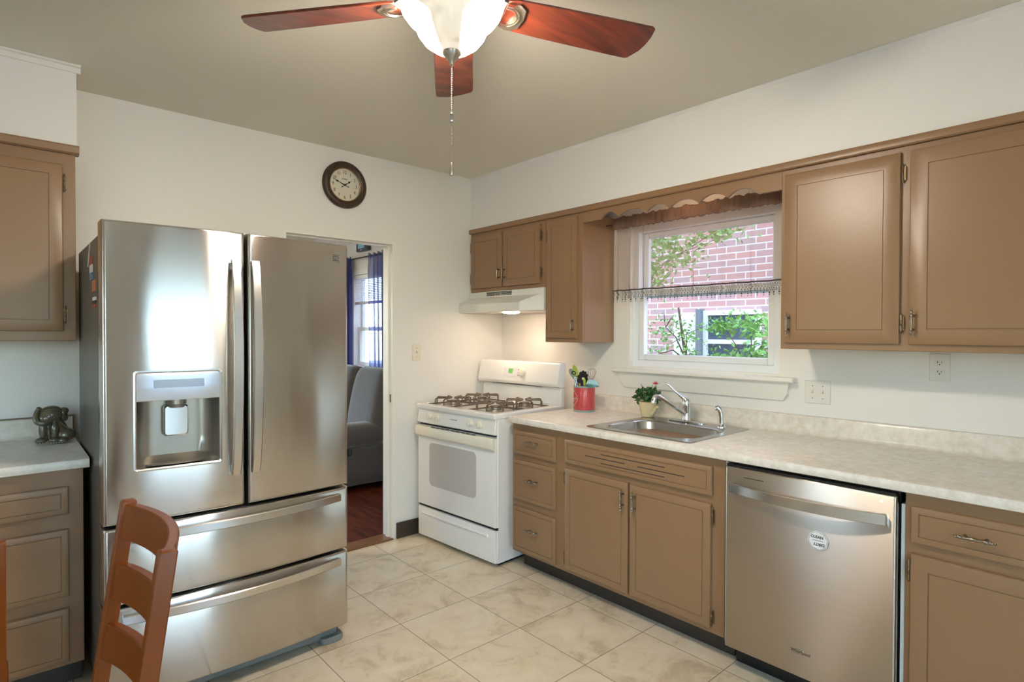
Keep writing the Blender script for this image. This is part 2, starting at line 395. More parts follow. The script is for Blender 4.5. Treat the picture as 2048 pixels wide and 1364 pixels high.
def text_geo(s, size, align='CENTER', bold=0.):
    cu = bpy.data.curves.new('lettering', 'FONT'); cu.body = s; cu.size = size; cu.align_x = align; cu.align_y = 'CENTER'; cu.extrude = .0004; cu.offset = bold
    o = bpy.data.objects.new('lettering', cu); C.objects.link(o); bpy.context.view_layer.update()
    dg = bpy.context.evaluated_depsgraph_get(); me = bpy.data.meshes.new_from_object(o.evaluated_get(dg))
    vs = [tuple(v.co) for v in me.vertices]; fs = [tuple(p.vertices) for p in me.polygons]
    bpy.data.objects.remove(o); bpy.data.curves.remove(cu); bpy.data.meshes.remove(me); return vs, fs

def pull_mb(xf, u, v, n, L=.108, vert=True):
    """turned spindle pull on two posts"""
    mb = MB(xf); ax = Vector((0, 1, 0)) if vert else Vector((1, 0, 0)); c = Vector((u, v, n+.024)); h = L/2
    pr = [(.001, -h), (.0035, -h+.002), (.0035, -h+.006), (.002, -h+.008), (.0052, -h+.012), (.0055, -h+.017), (.003, -h+.021), (.006, -h+.025), (.006, -h+.029), (.0035, -h+.033), (.0035, -.018), (.0055, -.006), (.006, 0)]
    pr = pr + [(r, -z) for r, z in reversed(pr[:-1])]
    mb.lathe(pr, c, ax, 10)
    for sgn in (-1, 1):
        p = c + ax*sgn*(h-.027); mb.cyl(p, p-Vector((0, 0, .024)), .0035, .006, 8)
    return mb
def hinge_mb(xf, u, v, n, L=.062):
    mb = MB(xf); mb.lathe([(.001, -L/2-.008), (.004, -L/2-.004), (.0045, -L/2), (.0045, -L*.18), (.0035, -L*.17), (.0045, -L*.15), (.0045, L*.15), (.0035, L*.17), (.0045, L*.18), (.0045, L/2), (.004, L/2+.004), (.001, L/2+.008)], (u, v, n), (0, 1, 0), 8)
    mb.box(u-.009, u+.009, v-L/2+.004, v+L/2-.004, n-.006, n-.002); return mb

# ------------------------------------------------------------------ setting: shell
H = 2.555
def wall_with_holes(xf, u0, u1, v0, v1, n0, n1, holes):
    mb = MB(xf); us = sorted({u0, u1, *[h[0] for h in holes], *[h[1] for h in holes]}); vs = sorted({v0, v1, *[h[2] for h in holes], *[h[3] for h in holes]})
    ins = lambda a, b: any(h[0]-1e-6 < a < h[1]+1e-6 and h[2]-1e-6 < b < h[3]+1e-6 for h in holes)
    # column strips, merging vertical runs
    for i in range(len(us)-1):
        run = None
        for j in range(len(vs)-1):
            solid = not ins((us[i]+us[i+1])/2, (vs[j]+vs[j+1])/2)
            if solid: run = (run[0] if run else vs[j], vs[j+1])
            if (not solid or j == len(vs)-2) and run:
                mb.box(us[i], us[i+1], run[0], run[1], n0, n1); run = None
    return mb
KW = (1.215, 2.190, 1.185, 2.095)      # kitchen window rough opening (y0,y1,z0,z1)
LW = (-2.56, -1.83, 1.00, 2.085)       # living room window
struct(wall_with_holes(FX, -4.4, 4.7, -.02, H, -.16, 0, [KW, LW]).build('wall_window', wall_m, smooth=False))
struct(wall_with_holes(FY, -5.0, 0, 0, H, -.12, 0, [(-1.70, -.955, -.01, 2.012)]).build('wall_door', wall_m, smooth=False))
struct(wall_with_holes(FY, -5.0, 0, -.02, H, 4.55, 4.70, [(-2.70, -1.64, -.01, 2.42), (-4.84, -3.55, .3, 2.3)]).build('wall_rear', wall_m, smooth=False))
struct(wall_with_holes(FX, -4.4, 4.7, -.02, H, 4.88, 5.0, [(.9, 1.4, 1.1, 1.9)]).build('wall_left', wall_m, smooth=False))
struct(wall_with_holes(FY, -5.0, 0, -.02, H, -4.4, -4.28, [(-3.8, -1.2, .5, 2.2)]).build('wall_far', wall_m, smooth=False))
struct(bx(-.16, 5.0, -.06, 5.4, -.1, 0).build('floor', tile_m, smooth=False))
struct(bx(-.16, 5.0, -4.4, -.06, -.1, 0).build('floor_living_room', lrfloor_m, smooth=False))
struct(bx(-.3, 5.1, -4.5, 5.5, H, H+.2).build('ceiling', ceil_m, smooth=False))
struct(bx(-.16, 5.0, -4.4, 4.7, H+.2, 5.6).build('wall_sky_block', soffit_m, smooth=False))  # unseen block added above the ceiling to keep sky light off the brick wall
# soffits above the wall cabinets
struct(bx(0, .303, 0, 4.55, 2.172, H).build('wall_soffit_right', soffit_m, smooth=False))
struct(bx(2.699, 4.88, 0, .303, 2.207, H).build('wall_soffit_left', soffit_m, smooth=False))
# small mouldings
struct(MB().loft([[(2.685, .303, H-.032), (2.685, .309, H-.030), (2.685, .318, H-.012), (2.685, .330, H-.010), (2.685, .330, H-.001), (2.685, .303, H-.001)], [(4.88, .303, H-.032), (4.88, .309, H-.030), (4.88, .318, H-.012), (4.88, .330, H-.010), (4.88, .330, H-.001), (4.88, .303, H-.001)]]).build('trim_1', trim_m))
struct(MB().loft([[(.303, y, H-.016), (.309, y, H-.013), (.315, y, H-.001), (.303, y, H-.001)] for y in (0, 4.55)]).build('trim_2', soffit_m))
struct(bx(.66, .942, .001, .014, 0, .108).build('baseboard_door', kick_m, bevel=.003))
struct(bx(.965, 1.70, -.115, .012, 0.0, .010).build('trim_3', wood('threshold_wood', (110, 74, 44), (146, 102, 66), .45, (1, 9, 9), 4), bevel=.004))
# door casing: flat white jamb lining
t = bpy.data.objects.new('door_1', None); C.objects.link(t); struct(t)
MB().box(.955, .973, -.12, .004, 0, 2.012).build('jamb', trim_m, t)
MB().box(1.682, 1.70, -.12, .004, 0, 2.012).build('jamb', trim_m, t)
MB().box(.973, 1.682, -.12, .004, 1.994, 2.012).build('head_jamb', trim_m, t)
mb = MB(); mb.box(.973, .984, -.07, -.035, 0, 1.984); mb.box(.973, 1.682, -.07, -.035, 1.984, 1.994); mb.build('door_stop', trim_m, t)
MB().box(.9735, .9745, -.028, -.010, .93, .985).build('strike_plate', brass_m, t)

# sliding glass door behind the camera, plus windows out of view; the side and far ones are added for light
def simple_window(name, xf, u0, u1, v0, v1, n0, n1, cols=1, fr=.06):
    t = bpy.data.objects.new(name, None); C.objects.link(t); struct(t)
    m = MB(xf); m.box(u0, u0+fr, v0, v1, n0, n1); m.box(u1-fr, u1, v0, v1, n0, n1); m.box(u0+fr, u1-fr, v0, v0+fr, n0, n1); m.box(u0+fr, u1-fr, v1-fr, v1, n0, n1)
    for k in range(1, cols):
        uu = u0+(u1-u0)*k/cols; m.box(uu-.045, uu+.045, v0+fr, v1-fr, n0, n1)
    m.build('window_frame', vinyl_m, t, bevel=.004)
    MB(xf).box(u0+fr, u1-fr, v0+fr, v1-fr, (n0+n1)/2-.003, (n0+n1)/2+.003).build('pane', glass_m, t)
    return t
simple_window('door_2', FY, -2.70, -1.64, 0, 2.42, 4.60, 4.65, 1, .07)
simple_window('window_4', FY, -4.84, -3.55, .3, 2.3, 4.60, 4.65, 2)
simple_window('window_added_side', FX, .9, 1.4, 1.1, 1.9, 4.92, 4.96, 1)  # unseen window added to brighten the left countertop
simple_window('window_added_far', FY, -3.8, -1.2, .5, 2.2, -4.36, -4.32, 3)  # unseen window, added and enlarged to light the living room

# sheer curtain drawn over the sliding door
t = thing('sheer_curtain', 'white sheer curtain hanging over the sliding glass door', 'curtain', (2.17, 4.5, 2.46))
MB().cyl((1.52, 4.5, 2.46), (2.82, 4.5, 2.46), .01).box(1.54, 1.56, 4.49, 4.552, 2.45, 2.47).box(2.78, 2.80, 4.49, 4.552, 2.45, 2.47).build('curtain_rod', nickel_m, t)
m = MB(); m.add([(1.58+1.18*i/160, 4.5+.016*math.sin(i*.55)+.008*math.sin(i*.23), z_) for z_ in (2.462, .03) for i in range(161)], [(i, i+1, i+162, i+161) for i in range(160)])
m.build('sheer_panel', sheer('white_sheer_voile', (236, 240, 244), .5), t, ang=180)

# kitchen window
t = bpy.data.objects.new('window_1', None); C.objects.link(t); struct(t)
y0, y1, z0, z1 = KW
m = MB(FX); m.box(y0, y0+.022, z0, z1, -.155, -.001); m.box(y1-.022, y1, z0, z1, -.155, -.001); m.box(y0+.022, y1-.022, z1-.02, z1, -.155, -.001); m.box(y0+.022, y1-.022, z0, z0+.012, -.155, -.001)
m.build('window_lining', trim_m, t)
m = MB(FX)      # outer vinyl frame
a0, a1, b0, b1 = y0+.022, y1-.022, z0+.012, z1-.02
m.box(a0, a0+.042, b0, b1, -.12, -.03); m.box(a1-.042, a1, b0, b1, -.12, -.03); m.box(a0+.042, a1-.042, b1-.045, b1, -.12, -.03); m.box(a0+.042, a1-.042, b0, b0+.04, -.12, -.03)
m.build('window_frame', vinyl_m, t)
def sash(u0, u1, v0, v1, n0, n1, fr, name):
    m = MB(FX); m.box(u0, u0+fr, v0, v1, n0, n1); m.box(u1-fr, u1, v0, v1, n0, n1); m.box(u0+fr, u1-fr, v0, v0+fr, n0, n1); m.box(u0+fr, u1-fr, v1-fr, v1, n0, n1)
    s = m.build(name, vinyl_m, t, bevel=.006); MB(FX).box(u0+fr, u1-fr, v0+fr, v1-fr, (n0+n1)/2-.003, (n0+n1)/2+.003).build('pane', glass_m, s)
sash(a0+.042, a1-.042, 1.622, b1-.045, -.112, -.080, .036, 'upper_sash')
sash(a0+.042, a1-.042, b0+.04, 1.672, -.076, -.036, .038, 'lower_sash')
MB(FX).box(1.66, 1.74, 1.672, 1.682, -.07, -.045).build('sash_lock', vinyl_m, t, bevel=.003)
# stool and apron
struct(MB(FX).box(1.135, 2.255, 1.160, 1.186, -.03, .055).build('trim_4', trim_m, bevel=.008, bseg=3))
struct(MB(FX).loft([[(1.20, 1.065, 0.0), (1.20, 1.065, .012), (1.175, 1.10, .018), (1.165, 1.16, .030), (1.165, 1.16, 0)], [(2.19, 1.065, 0.0), (2.19, 1.065, .012), (2.215, 1.10, .018), (2.225, 1.16, .030), (2.225, 1.16, 0)]]).build('trim_5', trim_m, bevel=.003))

# ------------------------------------------------------------------ wall cabinets on the window wall
def cabinet_body(xf, u0, u1, v0, v1, n0, n1, openings, mat=cab_m, parent=None, name='body'):
    """carcass with a face frame proud by 18 mm"""
    m = MB(xf); m.box(u0, u1, v0, v1, n0, n1-.018)
    m.box(u0, u1, v0, v1, n1-.018, n1)
    return m.build(name, mat, parent, bevel=.0025)
def add_door(par, xf, u0, u1, v0, v1, n, g=.05, hu=None, hv=None, vert=True, hinges=(), name='door', hl=None):
    d = panel_mb(xf, u0, u1, v0, v1, n, g=g).build(name, cab_m, par, ang=25)
    if hu is not None: pull_mb(xf, hu, hv, n+.018, vert=vert).build('handle', pewter_m, d)
    for (a, b) in hinges: hinge_mb(xf, a, b, n+.012).build('hinge', brass_m, d)
    return d
XF = .305
t = thing('wall_cabinet', 'short two-door taupe wall cabinet above the white range hood', 'cabinet', (0, 0, 1.70))
cabinet_body(FX, .003, .792, 1.703, 2.137, .002, XF, [], parent=t)
add_door(t, FX, .022, .372, 1.728, 2.112, XF, .045, .352, 1.822, hinges=((.018, 2.03), (.018, 1.80)))
add_door(t, FX, .386, .752, 1.728, 2.112, XF, .045, .406, 1.818, hinges=((.757, 2.04), (.757, 1.80)))
t = thing('wall_cabinet', 'tall narrow single-door taupe wall cabinet left of the sink window', 'cabinet', (0, .95, 1.345))
cabinet_body(FX, .794, 1.112, 1.345, 2.137, .002, XF, [], parent=t)
add_door(t, FX, .820, 1.074, 1.372, 2.118, XF, .04, 1.050, 1.452, hinges=((.815, 2.02), (.815, 1.45)))
t = thing('wall_cabinet', 'wide taupe wall cabinet right of the sink window, with two tall doors', 'cabinet', (0, 2.9, 1.335))
cabinet_body(FX, 2.303, 3.75, 1.335, 2.137, .002, XF, [], parent=t)
add_door(t, FX, 2.322, 2.768, 1.362, 2.112, XF, .055, 2.345, 1.447, hinges=((2.774, 2.03), (2.774, 1.445)))
add_door(t, FX, 2.800, 3.30, 1.362, 2.112, XF, .058, 2.815, 1.447)
# top moulding and scalloped valance board
struct(MB(FX).loft([[(y, 2.137, 0.29), (y, 2.137, .318), (y, 2.142, .324), (y, 2.160, .326), (y, 2.170, .322), (y, 2.171, .29)] for y in (.0, 3.75)]).build('trim_6', cab_m, ang=30))
def scallop(y):
    # cusps and rounded arches between them
    cus = [1.375, 1.570, 1.712, 1.885, 2.040, 2.186]
    if y < 1.245: return 2.074
    if y < 1.375:
        s = (y-1.245)/.13; return 2.074 + .034*math.sin(PI*s)**.8
    for a, b in zip(cus[:-1], cus[1:]):
        if a <= y <= b:
            s = (y-a)/(b-a); return 2.066 + .036*math.sin(PI*s)**.75 - .006*(y-1.375)/.8
    return 2.056
top = 2.137; ys = [1.112+i*(2.303-1.112)/160 for i in range(161)]
m = MB(FX)
rows = [[(y, scallop(y), .287), (y, top, .287), (y, top, .304), (y, scallop(y), .304)] for y in ys]; m.loft(rows)
t = tag(m.build('window_valance_board', cab_m, ang=60), 'taupe wooden valance board with scalloped lower edge above the sink window', 'valance')
# little light fixture tucked behind the valance board
t = thing('sink_light', 'small warm light fixture behind the scalloped valance above the sink window', 'light', (.2, 1.72, 2.17))
MB().lathe([(.034, 0), (.034, -.006), (.02, -.010)], (.25, 1.72, 2.1718)).build('base', white_m, t)
MB().sphere((.262, 1.72, 2.150), .015).build('bulb', M('lit_bulb', (255, 240, 220), .3, emit=(255, 210, 160), es=90), t)

# ------------------------------------------------------------------ range hood
t = thing('range_hood', 'white range hood with lit lamp under the short wall cabinet', 'range hood', (0, .4, 1.55))
Z0, Z1, ZT = 1.548, 1.612, 1.701
m = MB()
topr = [(.305, .004, ZT), (.305, .788, ZT), (.01, .788, ZT), (.01, .004, ZT)]
t2 = [(.322, .004, 1.655), (.322, .788, 1.655), (.01, .788, 1.655), (.01, .004, 1.655)]
mid = [(.412, .004, Z1-.012), (.412, .655, Z1-.012), (.01, .788, Z1-.012), (.01, .004, Z1-.012)]
# six-sided outline so the right end is cut back
def hr(xf_, ye, z): return [(.01, .004, z), (xf_, .004, z), (xf_, ye, z), (.315, .788, z), (.01, .788, z)]
m.loft([hr(.40, .66, Z0), hr(.415, .66, Z0+.004), hr(.415, .66, Z1-.008), hr(.409, .665, Z1), hr(.33, .74, 1.652), hr(.318, .77, 1.66), hr(.312, .782, ZT)], cap0=False)
m.loft([hr(.40, .66, Z0), hr(.397, .657, Z0+.001)], cap0=False, cap1=True)
m.build('hood_shell', hood_m, t, ang=28)
for (a, b, nr) in ((.205, .295, 4), (.303, .355, 4), (.365, .475, 4)):
    v = MB()
    for k in range(nr):
        z = 1.668+k*.0075; v.box(.312, .3195, a, b, z, z+.0035)
    v.build('vent_slots', dark_m, t)
MB().lathe([(.060, 0), (.060, -.003), (.048, -.009), (.02, -.012)], (.28, .43, Z0+.0005), seg=24).build('lamp_lens', hoodlamp_m, t)

# ------------------------------------------------------------------ base cabinets on the window wall
XB = .668
t = thing('base_cabinet', 'long taupe sink base cabinet with three drawers between the white stove and dishwasher', 'cabinet', (.3, 1.55, 0))
cabinet_body(FX, .888, 2.236, .110, .870, .01, XB, [], parent=t)
MB(FX).box(.888, 2.236, 0.0, .110, .02, .575).build('toe_kick', kick_m, t)
MB(FX).box(2.2365, 2.2465, .10, .868, .05, XB-.004).build('filler_strip', extwhite_m, t)
for (v0, v1) in ((.694, .832), (.428, .660), (.130, .384)):
    add_door(t, FX, .905, 1.252, v0, v1, XB, .022, 1.085, (v0+v1)/2+.012, vert=False, name='drawer')
d = add_door(t, FX, 1.322, 2.182, .706, .833, XB, .022, name='false_front')
m = MB(FX)
for (a, b, v) in ((1.47, 1.723, .7675), (1.573, 1.949, .789), (1.573, 1.949, .744), (1.80, 2.052, .7665)): m.box(a, b, v-.0018, v+.0018, XB+.0165, XB+.0185)
m.build('vent_slot', dark_m, d)
add_door(t, FX, 1.325, 1.741, .133, .677, XB, .035, 1.716, .594, hinges=((1.320, .625), (1.320, .19)))
add_door(t, FX, 1.754, 2.178, .136, .672, XB, .035, 1.786, .592, hinges=((2.183, .62), (2.183, .185)))
t = thing('base_cabinet', 'taupe base cabinet with drawer over door, right of the dishwasher', 'cabinet', (.3, 3.2, 0))
cabinet_body(FX, 2.884, 3.75, .110, .870, .01, XB, [], parent=t)
MB(FX).box(2.884, 3.75, 0, .110, .02, .575).build('toe_kick', kick_m, t)
MB(FX).box(2.872, 2.8835, .09, .825, .05, XB-.004).build('filler_strip', extwhite_m, t)
add_door(t, FX, 2.903, 3.30, .706, .828, XB, .022, 3.077, .766, vert=False, name='drawer')
add_door(t, FX, 2.903, 3.30, .133, .668, XB, .05, hinges=((2.898, .61), (2.898, .17)))

# ------------------------------------------------------------------ countertop with backsplash (window wall)
def counter_profile(d, back, zt=.912, zb=.872):
    """closed section (depth, z) from wall to nose; backsplash if back"""
    nose = [(d-.012, zb), (d-.003, zb+.004), (d, zb+.014), (d, zt-.014), (d-.004, zt-.004), (d-.014, zt)]
    p = [(0.002, zb)] + nose
    if back: p += [(.045, zt), (.030, zt+.005), (.024, zt+.016), (.022, zt+.082), (.017, zt+.090), (.002, zt+.092)]
    else: p += [(.002, zt)]
    return p
SK = (1.475, 2.035, .118, .638)      # sink cutout y0,y1,x0,x1
m = MB()
for (a, b) in ((.893, SK[0]), (SK[1], 3.75)):
    m.loft([[(x, y, z) for x, z in counter_profile(.708, True)] for y in (a, b)])
pf = counter_profile(.708, False)
front = [(SK[3], .872)] + [q for q in pf if q[0] > .66] + [(SK[3], .912)]
backp = [(.002, .872), (SK[2], .872), (SK[2], .912)] + [q for q in counter_profile(.708, True) if q[1] > .9121 or (q[0] < .05 and q[1] > .9)]
for prof in (front, backp): m.loft([[(x, y, z) for x, z in prof] for y in (SK[0], SK[1])])
t = tag(m.build('countertop', lam_m, ang=45), 'cream laminate countertop with backsplash holding the steel sink', 'countertop')

# ------------------------------------------------------------------ sink, faucet, sprayer
t = thing('kitchen_sink', 'single-bowl stainless steel sink set in the cream countertop under the window', 'sink', (.38, 1.755, .912))
m = MB()
def rr(x0, x1, y0, y1, r, z): return rrect(x0, x1, y0, y1, r, z, 8)
O = (.088, .664, 1.445, 2.065); B = (.225, .600, 1.495, 2.015)
m.loft([rr(*O, .02, .9125), rr(O[0]+.004, O[1]-.004, O[2]+.004, O[3]-.004, .018, .917), rr(O[0]+.012, O[1]-.012, O[2]+.012, O[3]-.012, .015, .9165),
        rr(B[0]-.012, B[1]+.012, B[2]-.012, B[3]+.012, .10, .9165), rr(*B, .10, .914), rr(B[0]+.006, B[1]-.006, B[2]+.006, B[3]-.006, .095, .905),
        rr(B[0]+.02, B[1]-.02, B[2]+.02, B[3]-.02, .085, .78), rr(B[0]+.045, B[1]-.045, B[2]+.045, B[3]-.045, .065, .752), rr(B[0]+.14, B[1]-.14, B[2]+.2, B[3]-.2, .04, .748)], cap0=False, cap1=True)
m.build('basin', sinksteel_m, t, ang=50)
MB().lathe([(.045, .0), (.045, .003), (.038, .004), (.03, .001)], (.40, 1.755, .7485), seg=20).build('drain', chrome_m, t)
t = thing('faucet', 'chrome single-lever faucet standing behind the sink bowl', 'faucet', (.135, 1.72, .9165))
fx, fy = .135, 1.72
m = MB(); m.loft([rr(fx-.026, fx+.026, fy-.115, fy+.115, .024, .9165), rr(fx-.026, fx+.026, fy-.115, fy+.115, .024, .921), rr(fx-.018, fx+.018, fy-.10, fy+.10, .018, .926)]); m.build('deck_plate', chrome_m, t, ang=50)
MB().lathe([(.026, 0), (.024, .006), (.022, .012), (.022, .075), (.0235, .08), (.0235, .118), (.021, .122), (.010, .123)], (fx, fy, .921), seg=20).build('faucet_body', chrome_m, t)
sp = [Vector((fx+.015, fy-.006, .968)), Vector((fx+.06, fy-.03, 1.000)), Vector((fx+.115, fy-.058, 1.040)), Vector((fx+.150, fy-.076, 1.060)), Vector((fx+.168, fy-.086, 1.060)), Vector((fx+.176, fy-.090, 1.045)), Vector((fx+.178, fy-.091, 1.025))]
MB().tube(sp, .01, 12, [.011, .0105, .0105, .0115, .013, .0125, .0115]).build('spout', chrome_m, t)
MB().tube([(fx, fy, 1.040), (fx+.01, fy-.012, 1.050), (fx+.04, fy-.045, 1.085), (fx+.065, fy-.068, 1.118), (fx+.075, fy-.078, 1.126)], .006, 10, [.014, .012, .0055, .006, .004]).build('lever', chrome_m, t)
t = thing('sink_sprayer', 'chrome side sprayer standing in its holder right of the faucet', 'sprayer', (.165, 1.945, .9165))
MB().lathe([(.024, 0), (.023, .006), (.016, .012), (.014, .022)], (.165, 1.945, .9165), seg=16).build('holder', chrome_m, t)
MB().tube([(.165, 1.945, .935), (.166, 1.944, .965), (.169, 1.942, .995), (.172, 1.938, 1.012), (.180, 1.928, 1.020), (.188, 1.918, 1.016)], .012, 12, [.012, .011, .013, .015, .016, .015]).build('spray_head', chrome_m, t)

# ------------------------------------------------------------------ potted rose in a watering-can pot
t = thing('potted_plant', 'small rose plant with pink bloom in cream watering-can pot on the sink ledge', 'plant', (.13, 1.465, .9165))
pc = Vector((.13, 1.465, .9165))
MB().lathe([(.026, 0), (.030, .002), (.034, .02), (.039, .045), (.043, .068), (.0445, .074), (.042, .075), (.039, .068), (.036, .05)], pc, seg=28, cap=True).build('pot', pot_m, t)
MB().tube([pc+Vector((-.015, -.036, .064)), pc+Vector((-.020, -.056, .062)), pc+Vector((-.022, -.060, .045)), pc+Vector((-.016, -.048, .026)), pc+Vector((-.012, -.036, .018))], .005, 8).build('pot_handle', pot_m, t)
MB().tube([pc+Vector((.010, .032, .02)), pc+Vector((.014, .048, .034)), pc+Vector((.020, .066, .056))], .006, 10, [.013, .009, .008]).build('pot_spout', pot_m, t)
MB().lathe([(.037, .0), (.037, .003)], pc+Vector((0, 0, .062)), seg=20).build('soil', soil_m, t)
def leaves(n, fn, size, flat=.35, rnd=random):
    mb = MB()
    for _ in range(n):
        p = Vector(fn()); d = Vector((rnd.uniform(-1, 1), rnd.uniform(-1, 1), rnd.uniform(-.4, .9))).normalized(); s = size*rnd.uniform(.6, 1.25)
        a = d.orthogonal().normalized(); a.rotate(Matrix.Rotation(rnd.uniform(0, 6.3), 3, d)); b = d.cross(a)
        mb.add([p, p+d*s*.45+a*s*.28+b*s*.05, p+d*s, p+d*s*.45-a*s*.28+b*s*.05], [(0, 1, 2), (0, 2, 3)])
    return mb
rg = random.Random(3)
def plant_pt():
    a = rg.uniform(0, 6.28); r = rg.uniform(.1, 1)**.6; h = rg.uniform(0, 1)
    return pc + Vector((math.cos(a)*r*.042, math.sin(a)*r*.062-.004, .078+h*.075*(1.05-.4*r)))
leaves(230, plant_pt, .026, rnd=rg).build('foliage', leaf_m, t, smooth=False)
m = MB()
for k in range(7):
    a = k*.9; m.tube([pc+Vector((0, 0, .064)), pc+Vector((math.cos(a)*.015, math.sin(a)*.02, .10)), pc+Vector((math.cos(a)*.03, math.sin(a)*.045, .135+.01*(k % 3)))], .0013, 5)
m.tube([pc+Vector((0, .01, .07)), pc+Vector((.01, .03, .12)), pc+Vector((.012, .05, .155))], .0015, 5); m.build('stem', leaf_m, t)
fc = pc+Vector((.012, .052, .160)); m = MB()
for ring, (nn, rad, zz, tilt) in enumerate(((7, .017, 0, .5), (6, .012, .004, .9), (4, .006, .008, 1.3))):
    for k in range(nn):
        a = 2*PI*k/nn+ring*.5; d = Vector((math.cos(a), math.sin(a), 0)); s = Vector((-math.sin(a), math.cos(a), 0)); o_ = fc+Vector((0, 0, zz))
        up = Vector((0, 0, 1)); e = d*math.cos(tilt)+up*math.sin(tilt)
        m.add([o_, o_+e*rad*.6+s*rad*.5, o_+e*rad*1.05+s*rad*.2, o_+e*rad*1.05-s*rad*.2, o_+e*rad*.6-s*rad*.5], [(0, 1, 2, 3, 4)])
m.build('flower', petal_m, t, smooth=False)

for ch_ in t.children: ch_.scale = (1.2, 1.2, 1.2)

# ------------------------------------------------------------------ utensil canister and utensils
cc = Vector((.200, 1.037, .912)); CR, CH = .0675, .162
t = thing('utensil_canister', 'red tin canister with white polka dots holding cooking utensils on the countertop', 'canister', cc)
MB().lathe([(CR-.001, .008), (CR, .010), (CR, CH-.010), (CR-.001, CH-.008)], cc, seg=48, cap=False).build('tin_wall', red_m, t)
MB().lathe([(CR+.0005, 0), (CR+.002, .003), (CR+.002, .009), (CR, .011), (CR-.004, .011), (CR-.004, .004)], cc, seg=48).build('bottom_rim', teal_m, t)
MB().lathe([(CR-.004, CH-.09), (CR-.004, CH-.004), (CR-.002, CH), (CR+.001, CH), (CR+.002, CH-.004), (CR+.002, CH-.010), (CR, CH-.011)], cc, seg=48, cap=False).build('top_rim', teal_m, t)
# rounded label facing the stove front, with script lettering
a0 = math.atan2(-.55, 1.0)
def on_can(s, z, r): a = a0 + s/CR; return cc + Vector((r*math.cos(a), r*math.sin(a), z))
def badge_outline(k):
    n = 48; pts = []
    for i in range(n):
        a = 2*PI*i/n; x = .040*math.cos(a); y = .040*math.sin(a)
        tip = max(0, abs(math.sin(a))-.80)/.2; y = .034*math.sin(a)*(1+.42*tip); pts.append((x*k*(1-.35*tip), y*k))
    return pts
o_ = badge_outline(1.0); i_ = badge_outline(.93)
m = MB(); zc = .083
m.add([on_can(x, zc+y, CR+.0012) for x, y in o_] + [on_can(x, zc+y, CR+.0012) for x, y in i_], [(k, (k+1) % 48, 48+(k+1) % 48, 48+k) for k in range(48)])
vs, fs = text_geo('Utensils', .021); m.add([on_can(x+.0 + .15*y, zc+y*1.25, CR+.0014) for x, y, z in vs], fs)
vs, fs = text_geo('the', .010); m.add([on_can(x-.004, zc+.019+y, CR+.0014) for x, y, z in vs], fs)
m.tube([on_can(-.018+.036*k/10, zc-.016+.003*math.sin(k*.9), CR+.0012) for k in range(11)], .0008, 5)
m.build('badge_lettering', white_m, t, smooth=False)
m = MB(); ce = on_can(0, zc, CR+.0007); m.add([ce]+[on_can(x, zc+y, CR+.0007) for x, y in i_], [(0, 1+k, 1+(k+1) % 48) for k in range(48)])
m.build('badge', redplain_m, t, smooth=False)
def ut(name, label, cat): return thing(name, label, cat, cc+Vector((0, 0, .006)))
def stick(base, topp, r, mb=None, seg=8): mb = mb or MB(); mb.cyl(cc+Vector(base), cc+Vector(topp), r, None, seg); return mb
def paddle(mb, c, axis, side, L, Wd, bow=.01, thick=.004):
    """shaped blade: ellipse plate curved along its axis"""
    ax = Vector(axis).normalized(); sd = Vector(side); sd = (sd-ax*sd.dot(ax)).normalized(); nn = ax.cross(sd); c = Vector(c); rings = []
    for i in range(11):
        s = -1+2*i/10; wd = Wd/2*math.sqrt(max(.02, 1-abs(s)**2.6)); o = c+ax*s*L/2+nn*bow*(1-s*s)
        rings.append([o+sd*wd*math.cos(a)+nn*(thick/2*math.sin(a)+bow*.6*(1-math.cos(a)**2)) for a in [2*PI*k/12 for k in range(12)]])
    mb.loft(rings); return mb
# positions: image-right is +y (mostly), toward viewer is +x
t = ut('slotted_spoon', 'lime green slotted spoon standing at the left of the red canister', 'spoon')
stick((.01, -.01, .02), (.012, -.048, .19), .0055).build('handle', tealplastic_m, t)
ax = Vector((.0, -.35, 1)); bl = paddle(MB(), cc+Vector((.012, -.066, .238)), ax, (.25, 1, .3), .105, .052, .006).build('spoon_bowl', green_m, t)
t = ut('spatula', 'pale grey-green spatula leaning left out of the red canister', 'spatula')
stick((.0, .0, .02), (-.01, -.058, .185), .005).build('handle', tealplastic_m, t)
paddle(MB(), cc+Vector((-.014, -.105, .222)), (-.1, -.8, .55), (.2, .6, 1), .11, .055, .004).build('blade', tealplastic_m, t)
t = ut('kitchen_tongs', 'black and steel locking tongs with black hanging loop in the red canister', 'tongs')
m = MB(); m.sweep([cc+Vector((.035, -.020, .02)), cc+Vector((.038, -.034, .13)), cc+Vector((.040, -.046, .222))], (0, 1, .2), .012, .006); m.sweep([cc+Vector((.038, .0, .02)), cc+Vector((.040, -.020, .13)), cc+Vector((.042, -.036, .222))], (0, 1, .2), .012, .006); m.build('grip', black_m, t)
m = MB(); m.sweep([cc+Vector((.045, -.026, .13)), cc+Vector((.046, -.042, .218))], (0, 1, .2), .006, .004); m.sweep([cc+Vector((.045, -.012, .13)), cc+Vector((.046, -.032, .218))], (0, 1, .2), .005, .004); m.build('steel_arm', steelsm_m, t)
MB().torus(cc+Vector((.042, -.052, .240)), .0095, .003, (1, .3, .1), 18, 8, 1.35).build('loop', black_m, t)
t = ut('pasta_fork', 'black toothed pasta spoon with a round hole in the red canister', 'pasta spoon')
stick((.01, .01, .02), (.03, .008, .17), .006).build('handle', black_m, t)
